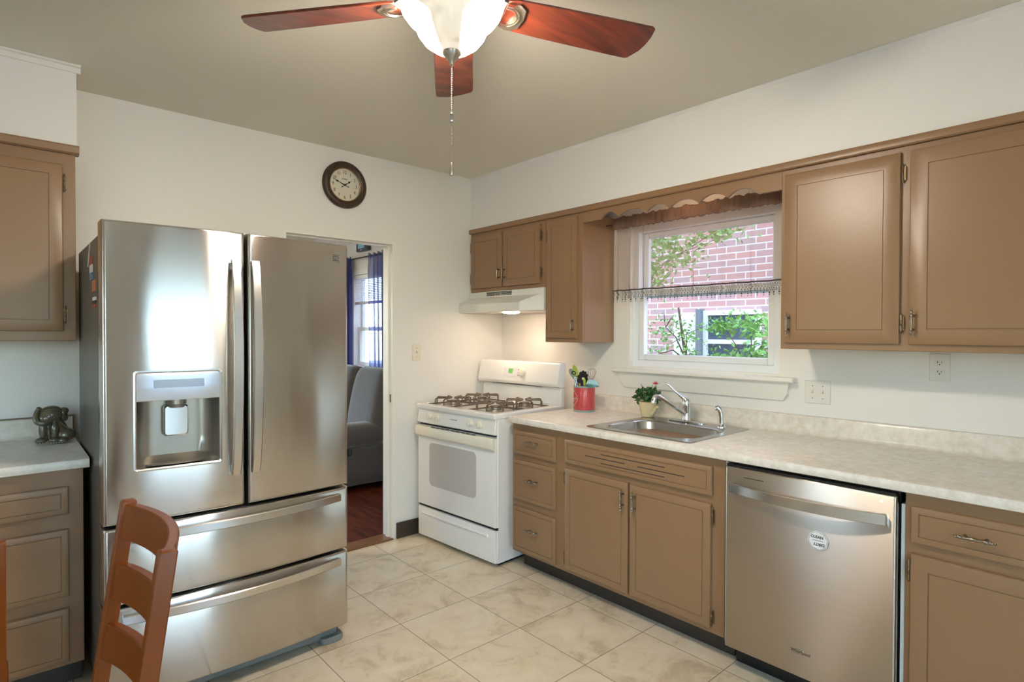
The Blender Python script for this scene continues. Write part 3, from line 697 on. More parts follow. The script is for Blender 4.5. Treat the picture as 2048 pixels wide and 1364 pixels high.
# toothed head: ring with teeth
axx = Vector((.05, .28, 1)).normalized(); sdd = Vector((-.45, 1, 0)).normalized(); sdd = (sdd-axx*sdd.dot(axx)).normalized(); nnn = sdd.cross(axx)*1.0
hc = cc+Vector((.034, .016, .205)); n = 44; outer = []; inner = []
for i in range(n):
    a = 2*PI*i/n; tooth = .0055 if (i % 4 in (0, 1) and 0 < i < 40) else 0
    outer.append(hc+sdd*(.031+tooth)*math.cos(a)+axx*(.050+tooth)*math.sin(a)); inner.append(hc+sdd*(.003+.0095*math.cos(a))+axx*(.002+.0095*math.sin(a)))
m = MB()
fr = [p+nnn*.006 for p in outer]; bk = [p-nnn*.004 for p in outer]; fi = [p+nnn*.001 for p in inner]; bi = [p-nnn*.005 for p in inner]
m.add(fr+bk+fi+bi, [(i, (i+1) % n, n+(i+1) % n, n+i) for i in range(n)] + [(2*n+i, 2*n+(i+1) % n, (i+1) % n, i) for i in range(n)] + [(n+i, n+(i+1) % n, 3*n+(i+1) % n, 3*n+i) for i in range(n)] + [(3*n+i, 3*n+(i+1) % n, 2*n+(i+1) % n, 2*n+i) for i in range(n)])
m.build('toothed_head', black_m, t, ang=40)
t = ut('whisk', 'steel wire balloon whisk standing behind the black pasta spoon', 'whisk')
stick((-.02, .02, .02), (-.022, .030, .155), .007).build('handle', steelsm_m, t)
wc = cc+Vector((-.022, .030, .155)); wa = Vector((.0, .12, 1)).normalized(); m = MB()
for k in range(6):
    a = PI*k/6; e1 = Vector((math.cos(a), math.sin(a), 0)); pts = []
    for i in range(21):
        s = i/20; w_ = .030*math.sin(PI*s)**.9*(1 if True else 0)*math.copysign(1, .5-s)
        hgt = .115*(math.sin(PI*s))**.75
        pts.append(wc+wa*hgt+e1*(.031*math.sin(2*PI*s)*(.55+.45*math.sin(PI*s))))
    m.tube(pts, .0009, 5)
m.build('wire_loops', wire_m, t)
t = ut('ladle', 'pale blue ladle with bowl tipped over the right rim of the red canister', 'ladle')
stick((.0, -.01, .02), (.020, .052, .150), .0055).build('handle', bluegl_m, t)
lc = cc+Vector((.026, .088, .172)); la = Vector((.55, .30, -.75)).normalized(); prof = [(.002, .034), (.020, .030), (.034, .018), (.0405, .002), (.041, -.004), (.039, -.004), (.033, .014), (.019, .026), (.002, .030)]
MB().lathe(prof, lc, (-.30, -.10, 1), 24, False).build('ladle_bowl', bluegl_m, t)
t = ut('wooden_spoon', 'pale wooden spoon handle stub in the middle of the red canister', 'spoon')
stick((.02, .0, .02), (.045, -.002, .178), .007).build('handle', woodsp_m, t)
t = ut('kitchen_utensil', 'small lime green handled tool at the right front of the red canister', 'tool')
stick((.01, .02, .02), (.042, .036, .172), .006).build('shaft', woodsp_m, t); paddle(MB(), cc+Vector((.044, .038, .190)), (.1, .05, 1), (-.3, 1, 0), .05, .016, .002).build('grip', green_m, t)

# ------------------------------------------------------------------ gas stove (built in its own frame, pushed in slightly askew)
ang = math.atan2(.998, -.0647)-PI/2
t = thing('gas_stove', 'white freestanding gas stove with four grated burners in the corner', 'stove', (.817, .080, 0), rotz=ang)
# local axes: X = outward (n), Y = along the front (u), Z up ; helper frame (u,v,n)->(n,u,v) = FX
W = .765
MB(FX).box(0, W, .025, .895, -.645, -.02).build('oven_body', enamel_m, t, bevel=.004)
m = MB(FX); m.box(.03, W-.03, 0, .03, -.6, -.06); m.build('plinth', dark_m, t)
MB(FX).loft([rrect(-.004, W+.004, -.645, .012, .012, .893, 4), rrect(-.006, W+.006, -.645, .014, .014, .902, 4), rrect(-.006, W+.006, -.645, .014, .014, .916, 4), rrect(.002, W-.002, -.637, .006, .012, .924, 4), rrect(.035, W-.035, -.56, -.030, .03, .924, 4), rrect(.045, W-.045, -.55, -.040, .03, .914, 4)],
     xf=Matrix(((1, 0, 0, 0), (0, 0, 1, 0), (0, 1, 0, 0), (0, 0, 0, 1)))).build('cooktop', enamel_m, t, ang=30)
d = MB(FX).loft([[(0, .795, -.02), (W, .795, -.02), (W, .795, .004), (0, .795, .004)], [(0, .795, -.02), (W, .795, -.02), (W, .800, .008), (0, .800, .008)], [(0, .892, -.02), (W, .892, -.02), (W, .892, -.006), (0, .892, -.006)]]).build('control_panel', enamel_m, t, bevel=.003)
for u in (.135, .222, .543, .633):
    k = MB(FX).lathe([(.028, 0), (.028, .004), (.021, .006), (.020, .016), (.016, .019)], (u, .848, .0015), (0, -.14, 1), 24).build('knob', almond_m, d)
    MB(FX).box(u-.004, u+.004, .830, .866, .014, .026).build('knob_grip', almond_m, k, bevel=.003)
m = MB(FX)
for i in range(9): m.box(.345+i*.008, .350+i*.008, .8465, .8495, .0005, .0035)
m.build('brand_print', grey_m, d)
d = panel_mb(FX, .002, W-.002, .243, .775, -.018, .020, g=0, e=.006).build('oven_door', enamel_m, t)
m = MB(FX); m.loft([rrect(.130, .598, .385, .672, .035, .0015), rrect(.130, .598, .385, .672, .035, .0032)]); m.build('oven_window', ovenglass_m, d)
# wide moulded handle along the top of the door
hp = [[(u, .700, .002), (u, .708, .018), (u, .716, .027), (u, .766, .028), (u, .776, .022), (u, .780, .002)] for u in (.002, W-.002)]
MB(FX).loft(hp).build('door_handle', almond_m, d, bevel=.004, bseg=2)
m = MB(FX)
for i in range(9): m.box(.17+i*.05, .17+i*.05+.036, .7795, .7812, .012, .022)
m.build('vent_slots', dark_m, d)
MB(FX).box(.01, W-.01, .782, .794, -.025, -.012).build('shadow_gap', dark_m, t)
MB(FX).box(.0, W, .226, .242, -.03, -.016).build('lower_gap', dark_m, t)
d = panel_mb(FX, .004, W-.004, .030, .224, -.018, .020, g=0, e=.008).build('storage_drawer', enamel_m, t)
MB(FX).loft([[(u, .176, 0), (u, .180, .010), (u, .188, .014), (u, .196, .010), (u, .200, 0)] for u in (.06, W-.06)]).build('pull_ridge', enamel_m, d)
# burners and grates
for (bu, bn) in ((.175, -.165), (.175, -.430), (.590, -.165), (.590, -.430)):
    b = MB(FX).lathe([(.062, 0), (.060, .005), (.040, .007), (.038, .020), (.034, .022)], (bu, .915, bn), (0, 1, 0), 24).build('burner', burner_m, t)
    MB(FX).lathe([(.036, 0), (.036, .004), (.030, .008), (.004, .009)], (bu, .937, bn), (0, 1, 0), 24).build('burner_cap', iron_m, b)
    g = MB(FX); zt_ = .962; zb_ = .918
    # square ring at base with four bent fingers
    a = .118
    for (du, dn) in ((1, 0), (-1, 0), (0, 1), (0, -1)):
        for off in (-.045, .045) if True else ():
            p0 = Vector((bu+du*a+(off if dn else 0), zb_, bn+dn*a+(off if du else 0))); p1 = p0+Vector((0, zt_-zb_-.010, 0)); p2 = Vector((bu+du*(a-.012)+(off if dn else 0), zt_, bn+dn*(a-.012)+(off if du else 0)))
            p3 = Vector((bu+du*.022+(off*.15 if dn else 0), zt_, bn+dn*.022+(off*.15 if du else 0)))
            g.tube([p0, p1, p1+(p2-p1)*.35+Vector((0, .002, 0)), p2, p3], .0048, 6)
    g.tube([(bu-a, zb_, bn-a), (bu+a, zb_, bn-a), (bu+a, zb_, bn+a), (bu-a, zb_, bn+a), (bu-a, zb_, bn-a)], .005, 6)
    g.build('grate', iron_m, t)
# backguard
bgd = MB(FX).loft([[(u, .915, -.645), (u, .915, -.600), (u, 1.035, -.606), (u, 1.035, -.645)] for u in (.0, W)]).build('splash_panel', enamel_m, t, bevel=.004)
c = MB(FX).loft([[(u, 1.036, -.645), (u, 1.036, -.600), (u, 1.046, -.562), (u, 1.062, -.552), (u, 1.190, -.578), (u, 1.204, -.590), (u, 1.207, -.612), (u, 1.200, -.645)] for u in (-.006, W+.006)]).build('control_console', enamel_m, t, bevel=.006, bseg=3)
def con(u, v): return (u, v, -.5505-.026*(v-1.062)/.128)
m = MB(FX); nq = [con(.262, 1.098), con(.395, 1.098), con(.395, 1.160), con(.262, 1.160)]
m.loft([nq, [(a_, b_, c_+.002) for a_, b_, c_ in nq]]); k = m.build('display_panel', signwhite_m, c)
m = MB(FX); nq = [con(.310, 1.118), con(.352, 1.118), con(.352, 1.150), con(.310, 1.150)]; m.loft([[(a_, b_, c_+.002) for a_, b_, c_ in nq], [(a_, b_, c_+.003) for a_, b_, c_ in nq]]); m.build('clock_display', lcd_m, k)
for (a_, b_) in ((.275, 1.112), (.290, 1.112), (.275, 1.140), (.290, 1.140), (.366, 1.112), (.382, 1.112), (.366, 1.140), (.382, 1.140)):
    q = con(a_, b_); bx(q[0]-.004, q[0]+.004, q[1]-.003, q[1]+.003, q[2]+.001, q[2]+.003, FX).build('key', almond_m, k)
m = MB(FX)
for b_ in (1.105, 1.125, 1.146): q = con(.408, b_); m.lathe([(.004, 0), (.003, .003)], q, (0, 0, 1), 8)
m.build('indicator_dots', redplastic_m, c)
k = MB(FX).lathe([(.032, 0), (.032, .004), (.025, .007), (.023, .020), (.019, .023)], con(.448, 1.125), (0, .2, 1), 24).build('oven_knob', almond_m, c)
m = MB(FX); m.loft([[(.10+.50*s, 1.040+.006*math.sin(PI*s), -.596+.036*math.sin(PI*s)), (.10+.50*s, 1.034, -.600)] for s in [i/16 for i in range(17)]], False, False, False); m.build('vent_gap', dark_m, c)

# ------------------------------------------------------------------ dishwasher
t = thing('dishwasher', 'stainless steel dishwasher with bowed bar handle under the countertop', 'dishwasher', (.35, 2.56, 0))
MB(FX).box(2.254, 2.866, .09, .862, .06, .655).build('tub_shell', gap_m, t)
MB(FX).box(2.256, 2.864, 0, .088, .06, .60).build('toe_panel', black_m, t)
def bowslab(xf, u0, u1, v0, v1, nb, nf, r=.008, K=14, hole=None, uu=None):
    """slab with curved front nf(u), eased edges; hole=(u0,u1,v0,v1) leaves an opening"""
    us = [u0, u0+r*.3, u0+r, u0+r+.0015] + [u0+r+(u1-u0-2*r)*i/K for i in range(1, K)] + [u1-r-.0015, u1-r, u1-r*.3, u1]
    vs = [v0, v0+r*.3, v0+r, v1-r, v1-r*.3, v1]
    if hole: us = sorted(set([u for u in us if not (hole[0]-.004 < u < hole[0]+.004 or hole[1]-.004 < u < hole[1]+.004)] + [hole[0], hole[1]])); vs = sorted(set(vs+[hole[2], hole[3]]))
    def dn(x, a, b):
        d = min(x-a, b-x); return 0 if d >= r-1e-9 else r-math.sqrt(max(0, r*r-(r-d)**2))
    P = [[(u, v, nf(u)-min(r, dn(u, u0, u1)+dn(v, v0, v1))) for v in vs] for u in us]
    nu, nv = len(us), len(vs); V = [p for row in P for p in row]; F = []
    for i in range(nu-1):
        for j in range(nv-1):
            if hole and hole[0]-1e-6 <= us[i] and us[i+1] <= hole[1]+1e-6 and hole[2]-1e-6 <= vs[j] and vs[j+1] <= hole[3]+1e-6: continue
            F.append((i*nv+j, (i+1)*nv+j, (i+1)*nv+j+1, i*nv+j+1))
    ring = [(i, 0) for i in range(nu)] + [(nu-1, j) for j in range(1, nv)] + [(i, nv-1) for i in range(nu-2, -1, -1)] + [(0, j) for j in range(nv-2, 0, -1)]
    k = len(V); V += [(us[i], vs[j], nb) for i, j in ring]; n = len(ring)
    for q in range(n):
        a = ring[q]; b = ring[(q+1) % n]; F.append((a[0]*nv+a[1], k+q, k+(q+1) % n, b[0]*nv+b[1]))
    F.append(tuple(range(k, k+n)))
    return MB(xf).add(V, F)
d = bowslab(FX, 2.254, 2.866, .100, .853, .66, lambda u: .700, r=.006, K=4).build('door', dwsteel_m, t, ang=50)
N_ = 20; pts = [(2.282+.556*i/N_, .771, .716+.042*(1-(2*i/N_-1)**2)) for i in range(N_+1)]
h = MB(FX).sweep(pts, (0, 1, 0), .040, .010).build('handle', steelsm_m, d)
for a_ in (2.285, 2.823): bx(a_, a_+.012, .754, .788, .699, .718, FX).build('handle_mount', steelsm_m, d)
MB(FX).box(2.332, 2.414, .8165, .8185, .699, .7008).build('vent_line', dark_m, d)
MB(FX).lathe([(.004, 0), (.003, .001)], (2.822, .829, .700), (0, 0, 1), 10).build('status_light', led_m, d)
MB(FX).box(2.256, 2.864, .8535, .862, .66, .694).build('gap_strip', black_m, d)  # black strip standing in for the dark gap above the door
vs, fs = text_geo('Whirlpool', .017); m = MB(FX); m.add([(2.560+x, .197+y, .7005+z) for x, y, z in vs], fs); m.build('lettering', ink_m, d, smooth=False)
m = MB(FX); m.tube([(2.548+.022*math.cos(a), .197+.009*math.sin(a)+.15*.022*math.cos(a), .7012) for a in [PI+.2+i*.24 for i in range(22)]], .0009, 5); m.build('logo_swirl', steelsm_m, d)
# octagonal clean / dirty magnet
t = thing('dishwasher_magnet', 'white octagonal clean or dirty sign magnet on the steel dishwasher door', 'magnet', (.701, 2.6195, .639))
oc = [(2.6195+.037*math.cos(PI/8+k*PI/4-.22), .639+.037*math.sin(PI/8+k*PI/4-.22)) for k in range(8)]
m = MB(FX); m.prism(oc, .7005, .705); m.build('plate', signwhite_m, t, bevel=.001)
m = MB(FX)
for a, b in zip(oc, oc[1:]+oc[:1]):
    p = Vector((2.6195+(a[0]-2.6195)*.90, .639+(a[1]-.639)*.90, .7053)); q = Vector((2.6195+(b[0]-2.6195)*.90, .639+(b[1]-.639)*.90, .7053)); m.tube([p, q], .0006, 4)
vs, fs = text_geo('CLEAN', .0140, bold=.0004); tl = .30
def tr(x, y, flip, dx, dy):
    if flip: x, y = -x, -y
    return (2.6195+dx+x, .639+dy+y+x*.0, .7052)
m.add([tr(x, y, 0, -.003, .0125)[:2]+(.7052+z,) for x, y, z in vs], fs)
vs, fs = text_geo('DIRTY', .0140, bold=.0004); m.add([tr(x, y, 1, .004, -.0135)[:2]+(.7052+z,) for x, y, z in vs], fs)
m.box(2.601, 2.638, .6385, .6398, .7048, .7056)
m.build('lettering', ink_m, t, smooth=False)

# ------------------------------------------------------------------ refrigerator
t = thing('refrigerator', 'large stainless steel french-door refrigerator with two freezer drawers', 'refrigerator', (2.23, .55, 0))
UL, UR = -2.690, -1.775
nfr = lambda u: 1.0+.030*(1-((u-(UL+UR)/2)/((UR-UL)/2))**2)
MB(FY).box(UL+.002, UR-.002, .045, 1.755, .215, .875).build('cabinet_shell', fridgeside_m, t, bevel=.006)
for a_ in (UL+.01, UR-.12): bx(a_, a_+.11, 1.7555, 1.782, .80, .898, FY).build('hinge_cover', fridgeside_m, t, bevel=.005)
MB(FY).box(UL+.012, UR-.012, .08, 1.75, .8755, .898).build('gasket', gap_m, t)
m = MB(FY); m.box(UL+.03, UR-.03, .012, .075, .60, .955); m.build('base_grille', grey_m, t, bevel=.01)
for s_ in (UL+.08, UR-.055):
    MB(FY).loft([rrect(s_-.06, s_+.045, .86, .985, .03, z_, 4) for z_ in (0, .028)], xf=Matrix(((1, 0, 0, 0), (0, 0, 1, 0), (0, 1, 0, 0), (0, 0, 0, 1)))).build('foot', grey_m, t, bevel=.004)
DH = (-2.597, -2.315, .899, 1.257)
dl = bowslab(FY, UL, -2.228, .714, 1.795, .900, nfr, r=.010, K=16, hole=DH).build('door', steel_m, t, ang=45)
drr = bowslab(FY, -2.214, UR, .714, 1.795, .900, nfr, r=.010, K=16).build('door', steel_m, t, ang=45)
def vhandle(par, u):
    pts = [(u, .845+.838*i/24, nfr(u)+.018+.042*(1-(2*i/24-1)**2)**.8) for i in range(25)]
    h = MB(FY).sweep(pts, (1, 0, 0), .034, .014).build('handle', steelsm_m, par)
    for v_ in (.85, 1.648): bx(u-.012, u+.012, v_, v_+.03, nfr(u)-.004, nfr(u)+.022, FY).build('handle_mount', steelsm_m, par)
vhandle(dl, -2.266); vhandle(drr, -2.192)
b = MB(FY).box(-1.853, -1.817, 1.714, 1.752, nfr(-1.835)-.006, nfr(-1.835)+.0015).build('badge', steelsm_m, drr)
m = MB(FY); nb_ = nfr(-1.835)+.0018
for (v0, v1) in ((1.744, 1.749), (1.7355, 1.741)): m.box(-1.850, -1.820, v0, v1, nb_-.001, nb_)
m.prism([(-1.850, 1.717), (-1.820, 1.717), (-1.820, 1.722), (-1.834, 1.731), (-1.850, 1.724)], nb_-.001, nb_); m.prism([(-1.850, 1.727), (-1.842, 1.731), (-1.832, 1.733), (-1.820, 1.726), (-1.820, 1.733), (-1.850, 1.733)], nb_-.001, nb_)
m.build('badge_mark', ink_m, b)
for (v0, v1) in ((.425, .702), (.075, .413)):
    d = bowslab(FY, UL, UR, v0, v1, .885, nfr, r=.010, K=20).build('freezer_drawer', steel_m, t, ang=45)
    hv = v1-.038; a0_, a1_ = UL+.055, UR-.045
    pts = [(a0_+(a1_-a0_)*i/28, hv, nfr(a0_+(a1_-a0_)*i/28)+.012+.030*(1-(2*i/28-1)**2)) for i in range(29)]
    h = MB(FY).sweep(pts, (0, 1, 0), .034, .014).build('handle', steelsm_m, d)
    for a_ in (a0_+.002, a1_-.03): bx(a_, a_+.028, hv-.012, hv+.012, nfr(a_)-.006, nfr(a_)+.016, FY).build('handle_mount', steelsm_m, d)
# ice and water dispenser in the left door
u0, u1, v0, v1 = DH; nd = nfr((u0+u1)/2)
fr = [(0.0, -.004), (0.0, .003), (.003, .004), (.0055, .001), (.0055, -.02)]
m = MB(FY); m.loft([[(p[0], p[1], nfr(p[0])+n_) for p in rrect(u0-.004+i*1.8, u1+.004-i*1.8, v0-.004+i*1.8, v1+.004-i*1.8, .012-i, 0, 5)] for i, n_ in fr], False, False)
dsp = m.build('dispenser_frame', steelsm_m, dl, ang=40)
vm = 1.149; us_ = [u0+.005+(u1-u0-.01)*i/10 for i in range(11)]
m = MB(FY); m.loft([[(u, vm, nfr(u)-.03), (u, vm, nfr(u)+.001), (u, vm+.004, nfr(u)+.003), (u, v1-.006, nfr(u)+.001), (u, v1-.006, nfr(u)-.03)] for u in us_]); m.build('dispenser_panel', panel_m, dl, ang=40)
m = MB(FY); sc_ = [u0+.058+.165*i/6 for i in range(7)]; m.loft([[(u, 1.196, nfr(u)+.0015), (u, 1.196, nfr(u)+.0035), (u, 1.226, nfr(u)+.0028), (u, 1.226, nfr(u)+.001)] for u in sc_]); m.build('dispenser_screen', screen_m, dl)
# recess: curved pocket
def pocket(s, v): # s in -1..1 across
    uu = (u0+u1)/2 + s*(u1-u0-.012)/2; dep = .085*(1-abs(s)**6)**.5; lift = max(0, 1-(v-v0-.006)/.03)*.055 if v < v0+.036 else 0
    return (uu, v, nfr(uu)-.004-max(0, dep-lift))
m = MB(FY); sv = [-1+2*i/24 for i in range(25)]; vv = [v0+.006, v0+.012, v0+.02, v0+.03, v0+.036, v0+.1, v0+.18, vm+.002]
m.loft([[pocket(s, v) for s in sv] for v in vv], False, False, False); m.build('dispenser_recess', recess_m, dl, ang=60)
m = MB(FY); m.box(u0+.006, u1-.006, vm-.001, vm+.004, nd-.10, nd-.02); m.build('recess_roof', gap_m, dl)
m = MB(FY); uc = (u0+u1)/2+.0; m.loft([[(u0+.03+(u1-u0-.06)*.5*(1+math.cos(a)), v0+.010, nd-.052+.040*math.sin(a)) for a in [i*PI/12 for i in range(13)]], [(u0+.034+(u1-u0-.068)*.5*(1+math.cos(a)), v0+.014, nd-.054+.038*math.sin(a)) for a in [i*PI/12 for i in range(13)]]]); m.build('drip_tray', recess_m, dl)
MB(FY).lathe([(.032, 0), (.032, .018), (.027, .020), (.025, .032)], (uc, vm, nd-.045), (0, -1, 0), 24).build('nozzle', recess_m, dl)
m = MB(FY); m.loft([rrect(uc-.042, uc+.042, 1.008, 1.125, .012, nd-.070, 4), rrect(uc-.042, uc+.042, 1.008, 1.125, .012, nd-.060, 4), rrect(uc-.037, uc+.037, 1.013, 1.120, .010, nd-.055, 4)]); m.build('paddle', M('mirror_paddle', (214, 208, 198), .12, .9), dl, ang=30)
# magnets on the fridge side
def side_magnet(y0, y1, z0, z1, label, mats, name='fridge_magnet'):
    tt = thing(name, label, 'magnet', (2.6885, (y0+y1)/2, z0), 'magnets on the refrigerator side')
    nz_ = len(mats)
    for i, mm in enumerate(mats):
        MB().box(2.6882, 2.6915, y0, y1, z1-(z1-z0)*(i+1)/nz_, z1-(z1-z0)*i/nz_).build('panel', mm, tt)
    return tt
side_magnet(.655, .735, 1.600, 1.690, 'red, white and blue striped magnet high on the dark refrigerator side', [redplastic_m, white_m, bluest_m])
side_magnet(.735, .825, 1.553, 1.595, 'round orange printed magnet in the middle of the refrigerator side', [orange_m])
side_magnet(.745, .835, 1.492, 1.545, 'dark magnet with red lower band, lowest on the refrigerator side', [fridgeside_m, white_m, ink_m, redplastic_m])
m = MB(); m.sweep([(2.690, .655, 1.745), (2.690, .590, 1.662)], (0, 1, .5), .007, .004)
tag(m.build('magnet_strip', white_m), 'thin white strip stuck slantwise at the top of the refrigerator side', 'strip')

# ------------------------------------------------------------------ left cabinets, counter and elephant
t = thing('wall_cabinet', 'taupe wall cabinet at the far left, beside the refrigerator', 'cabinet', (3.2, .15, 1.36))
cabinet_body(FY, -4.2, -2.705, 1.362, 2.170, .002, .303, [], parent=t)
add_door(t, FY, -3.28, -2.750, 1.404, 2.118, .303, .046, hinges=((-2.744, 2.04), (-2.744, 1.475)))
struct(MB(FY).loft([[(u, 2.168, .28), (u, 2.168, .318), (u, 2.174, .326), (u, 2.198, .328), (u, 2.206, .322), (u, 2.206, .28)] for u in (-4.2, -2.692)]).build('trim_7', cab_m, ang=30))
t = thing('base_cabinet', 'taupe base cabinet with stacked drawers left of the refrigerator', 'cabinet', (3.2, .3, 0))
cabinet_body(FY, -4.2, -2.714, .110, .870, .01, .652, [], parent=t)
MB(FY).box(-4.2, -2.714, 0, .11, .02, .56).build('toe_kick', kick_m, t)
for (a, b) in ((.700, .806), (.384, .642), (.128, .336)): add_door(t, FY, -3.25, -2.762, a, b, .652, .022, name='drawer')
m = MB(); m.loft([[(x, d_, z) for d_, z in counter_profile(.69, True)] for x in (2.698, 4.2)])
t = tag(m.build('countertop', lam_m, ang=45), 'short cream countertop beside the refrigerator, carrying the elephant figurine', 'countertop')
m = MB(); m.box(2.698, 4.2, .002, .0245, 1.004, 1.0075); m.box(2.6955, 2.6985, .002, .0245, .915, 1.0075); struct(m.build('trim_8', M('brown_edge_strip', (120, 96, 66), .5)))

def meta_mesh(balls, res=.006, thr=.2):
    mb = bpy.data.metaballs.new('clay'); mb.resolution = res; mb.render_resolution = res; mb.threshold = thr
    for kind, co, rad, sz, rot in balls:
        e = mb.elements.new(type=kind); e.co = co; e.radius = rad; e.stiffness = 2
        if sz: e.size_x, e.size_y, e.size_z = sz
        if rot: e.rotation = Vector((1, 0, 0)).rotation_difference(Vector(rot))
    o = bpy.data.objects.new('clay', mb); C.objects.link(o); bpy.context.view_layer.update()
    me = bpy.data.meshes.new_from_object(o.evaluated_get(bpy.context.evaluated_depsgraph_get()))
    vs = [v.co.copy() for v in me.vertices]; fs = [tuple(p.vertices) for p in me.polygons]
    bpy.data.objects.remove(o); bpy.data.metaballs.remove(mb); bpy.data.meshes.remove(me); return vs, fs
ee = Vector((2.785, .215, .912))
t = thing('elephant_figurine', 'dark grey glazed seated elephant figurine with raised trunk on the left countertop', 'figurine', ee)
# local: +X is image-left, +Y toward the room ; scale up 10 for resolution then shrink
S = 10.
def E(x, y, z, r, rx=1, ry=1, rz=1): return ('ELLIPSOID', (x*S, y*S, z*S), r*S*1.35, (rx, ry, rz), None)
body = [E(-.014, -.010, .046, .046, 1.0, .85, 1.1), E(-.008, -.006, .082, .036, 1, .9, 1),
        E(.006, .012, .126, .041, 1.12, .95, .88), E(.002, .004, .146, .030, 1.15, 1, .62), E(.024, .030, .112, .024, 1.1, .9, .85),
        E(.034, .022, .062, .017, .85, .9, 2.2), E(.040, .028, .018, .019, 1.15, 1.2, .75), E(-.006, .034, .060, .0165, .85, .9, 2.2), E(-.004, .044, .018, .0185, 1.15, 1.2, .75),
        E(-.046, .012, .034, .031, 1.2, 1.0, .95), E(-.032, .044, .015, .016, 1.25, 1.2, .75)]
vs, fs = meta_mesh(body, .045)
m = MB(); m.add([ee+v/S for v in vs], fs)
m.tube(spline([ee+Vector(q) for q in ((.008, .022, .112), (.030, .042, .096), (.050, .042, .099), (.057, .036, .114), (.056, .030, .134), (.050, .027, .150), (.046, .030, .157))]), .012, 16, lerp_list([.019, .0140, .0118, .0108, .0098, .0090, .0096]))
m.torus(ee+Vector((.045, .031, .1585)), .0075, .003, (-.3, .4, 1), 14, 8)
m.build('body', eleph_m, t, ang=180)
ears = [E(-.036, .016, .128, .017, .75, .8, 1.6), E(-.043, .010, .140, .015, 1, .9, 1.0), E(-.046, .010, .112, .012, .8, .8, 1.6)]
vs, fs = meta_mesh(ears, .045); m = MB(); m.add([ee+v/S for v in vs], fs); m.build('ear', eleph_m, t, ang=180)
rope_m = M('pale_glaze_rope', (122, 116, 94), .2)
m = MB(); m.tube([ee+Vector((.040*math.cos(a)+.004, .047-.020*abs(math.cos(a)), .130+.022*math.sin(a))) for a in [.25+i*.22 for i in range(12)]], .0016, 6)
m.tube([ee+Vector((-.026-.009*k, .038-.005*k, .092-.010*k)) for k in range(5)], .0020, 6); m.tube([ee+Vector((.014, .056, .026+.012*k)) for k in range(4)], .0014, 6); m.build('rope_trim', rope_m, t)
m = MB()
for (x, y, z, r_) in ((.010, .0505, .128, .0040), (.016, .054, .117, .0028), (-.004, .051, .116, .0028)): m.sphere(ee+Vector((x, y, z)), r_, 8, 6)
m.build('eye', M('pale_glaze', (122, 114, 92), .25), t)
m = MB()
for cx_ in (.044, -.002, -.030):
    for k in (-1, 0, 1): m.sphere(ee+Vector((cx_+.009*k, (.052 if cx_ > 0 else .066 if cx_ > -.01 else .060)-.003*abs(k), .009)), .0045, 8, 6)
m.build('toenails', M('pale_glaze_nail', (140, 134, 114), .2), t)

# ------------------------------------------------------------------ wall clock
t = thing('wall_clock', 'round bronze-framed wall clock with cream dial above the doorway', 'clock', (1.318, .001, 2.333))
cu, cv = -1.318, 2.333; Rk = .1465
def ring_lathe(prof, mat, nm): return MB(FY).lathe(prof, (cu, cv, 0), (0, 0, 1), 64, True).build(nm, mat, t, ang=50)
ring_lathe([(Rk-.006, .001), (Rk, .008), (Rk, .020), (Rk-.008, .030), (Rk-.024, .034), (Rk-.036, .030), (Rk-.041, .024), (Rk-.041, .010)], clockrim_m, 'frame')
MB(FY).torus((cu, cv, .0255), Rk-.0425, .0035, (0, 0, 1), 64, 8).build('inner_ring', clockring_m, t)
MB(FY).lathe([(Rk-.039, .004), (Rk-.039, .012)], (cu, cv, 0), (0, 0, 1), 64).build('dial', clockface_m, t)
m = MB(FY)
for h_ in range(1, 13):
    a = PI/2-h_*PI/6; vs, fs = text_geo(str(h_), .030); m.add([(cu+.078*math.cos(a)+x*.85, cv+.078*math.sin(a)+y, .0125+z) for x, y, z in vs], fs)
for k in range(60):
    a = k*PI/30; r0 = .0985 if k % 5 else .096; m.add([(cu+r_*math.cos(a)+s_*.0006*-math.sin(a), cv+r_*math.sin(a)+s_*.0006*math.cos(a), .0126) for r_, s_ in ((r0, -1), (.1015, -1), (.1015, 1), (r0, 1))], [(0, 1, 2, 3)])
m.build('numerals', ink_m, t, smooth=False)
vs, fs = text_geo('AcuRite', .011); m = MB(FY); m.add([(cu+x, cv+.038+y, .0125+z) for x, y, z in vs], fs); m.build('dial_lettering', ink_m, t, smooth=False)
def hand(ang_, L, tail, wd, nm):
    d_ = Vector((math.cos(ang_), math.sin(ang_), 0)); p_ = Vector((-d_.y, d_.x, 0)); c_ = Vector((cu, cv, 0)); m = MB(FY)
    pl = [(-tail, 0.0022), (-tail*.4, .0012), (0, wd*.7), (L*.45, .0012), (L*.58, wd), (L*.70, .0012), (L, .0004)]
    pts = [c_+d_*a_+p_*b_ for a_, b_ in pl] + [c_+d_*a_-p_*b_ for a_, b_ in reversed(pl)]
    m.prism([(q.x, q.y) for q in pts], .0150, .0160); m.sphere(c_-d_*tail+Vector((0, 0, .0155)), .004, 8, 6, (1, 1, .2)); m.build(nm, black_m, t)
mins = 48.5; hand(PI/2-mins/60*2*PI, .092, .026, .006, 'minute_hand'); hand(PI/2-(1+mins/60)/12*2*PI, .062, .024, .007, 'hour_hand')
MB(FY).lathe([(.006, .0125), (.006, .0175), (.003, .019)], (cu, cv, 0), (0, 0, 1), 12).build('hub', black_m, t)

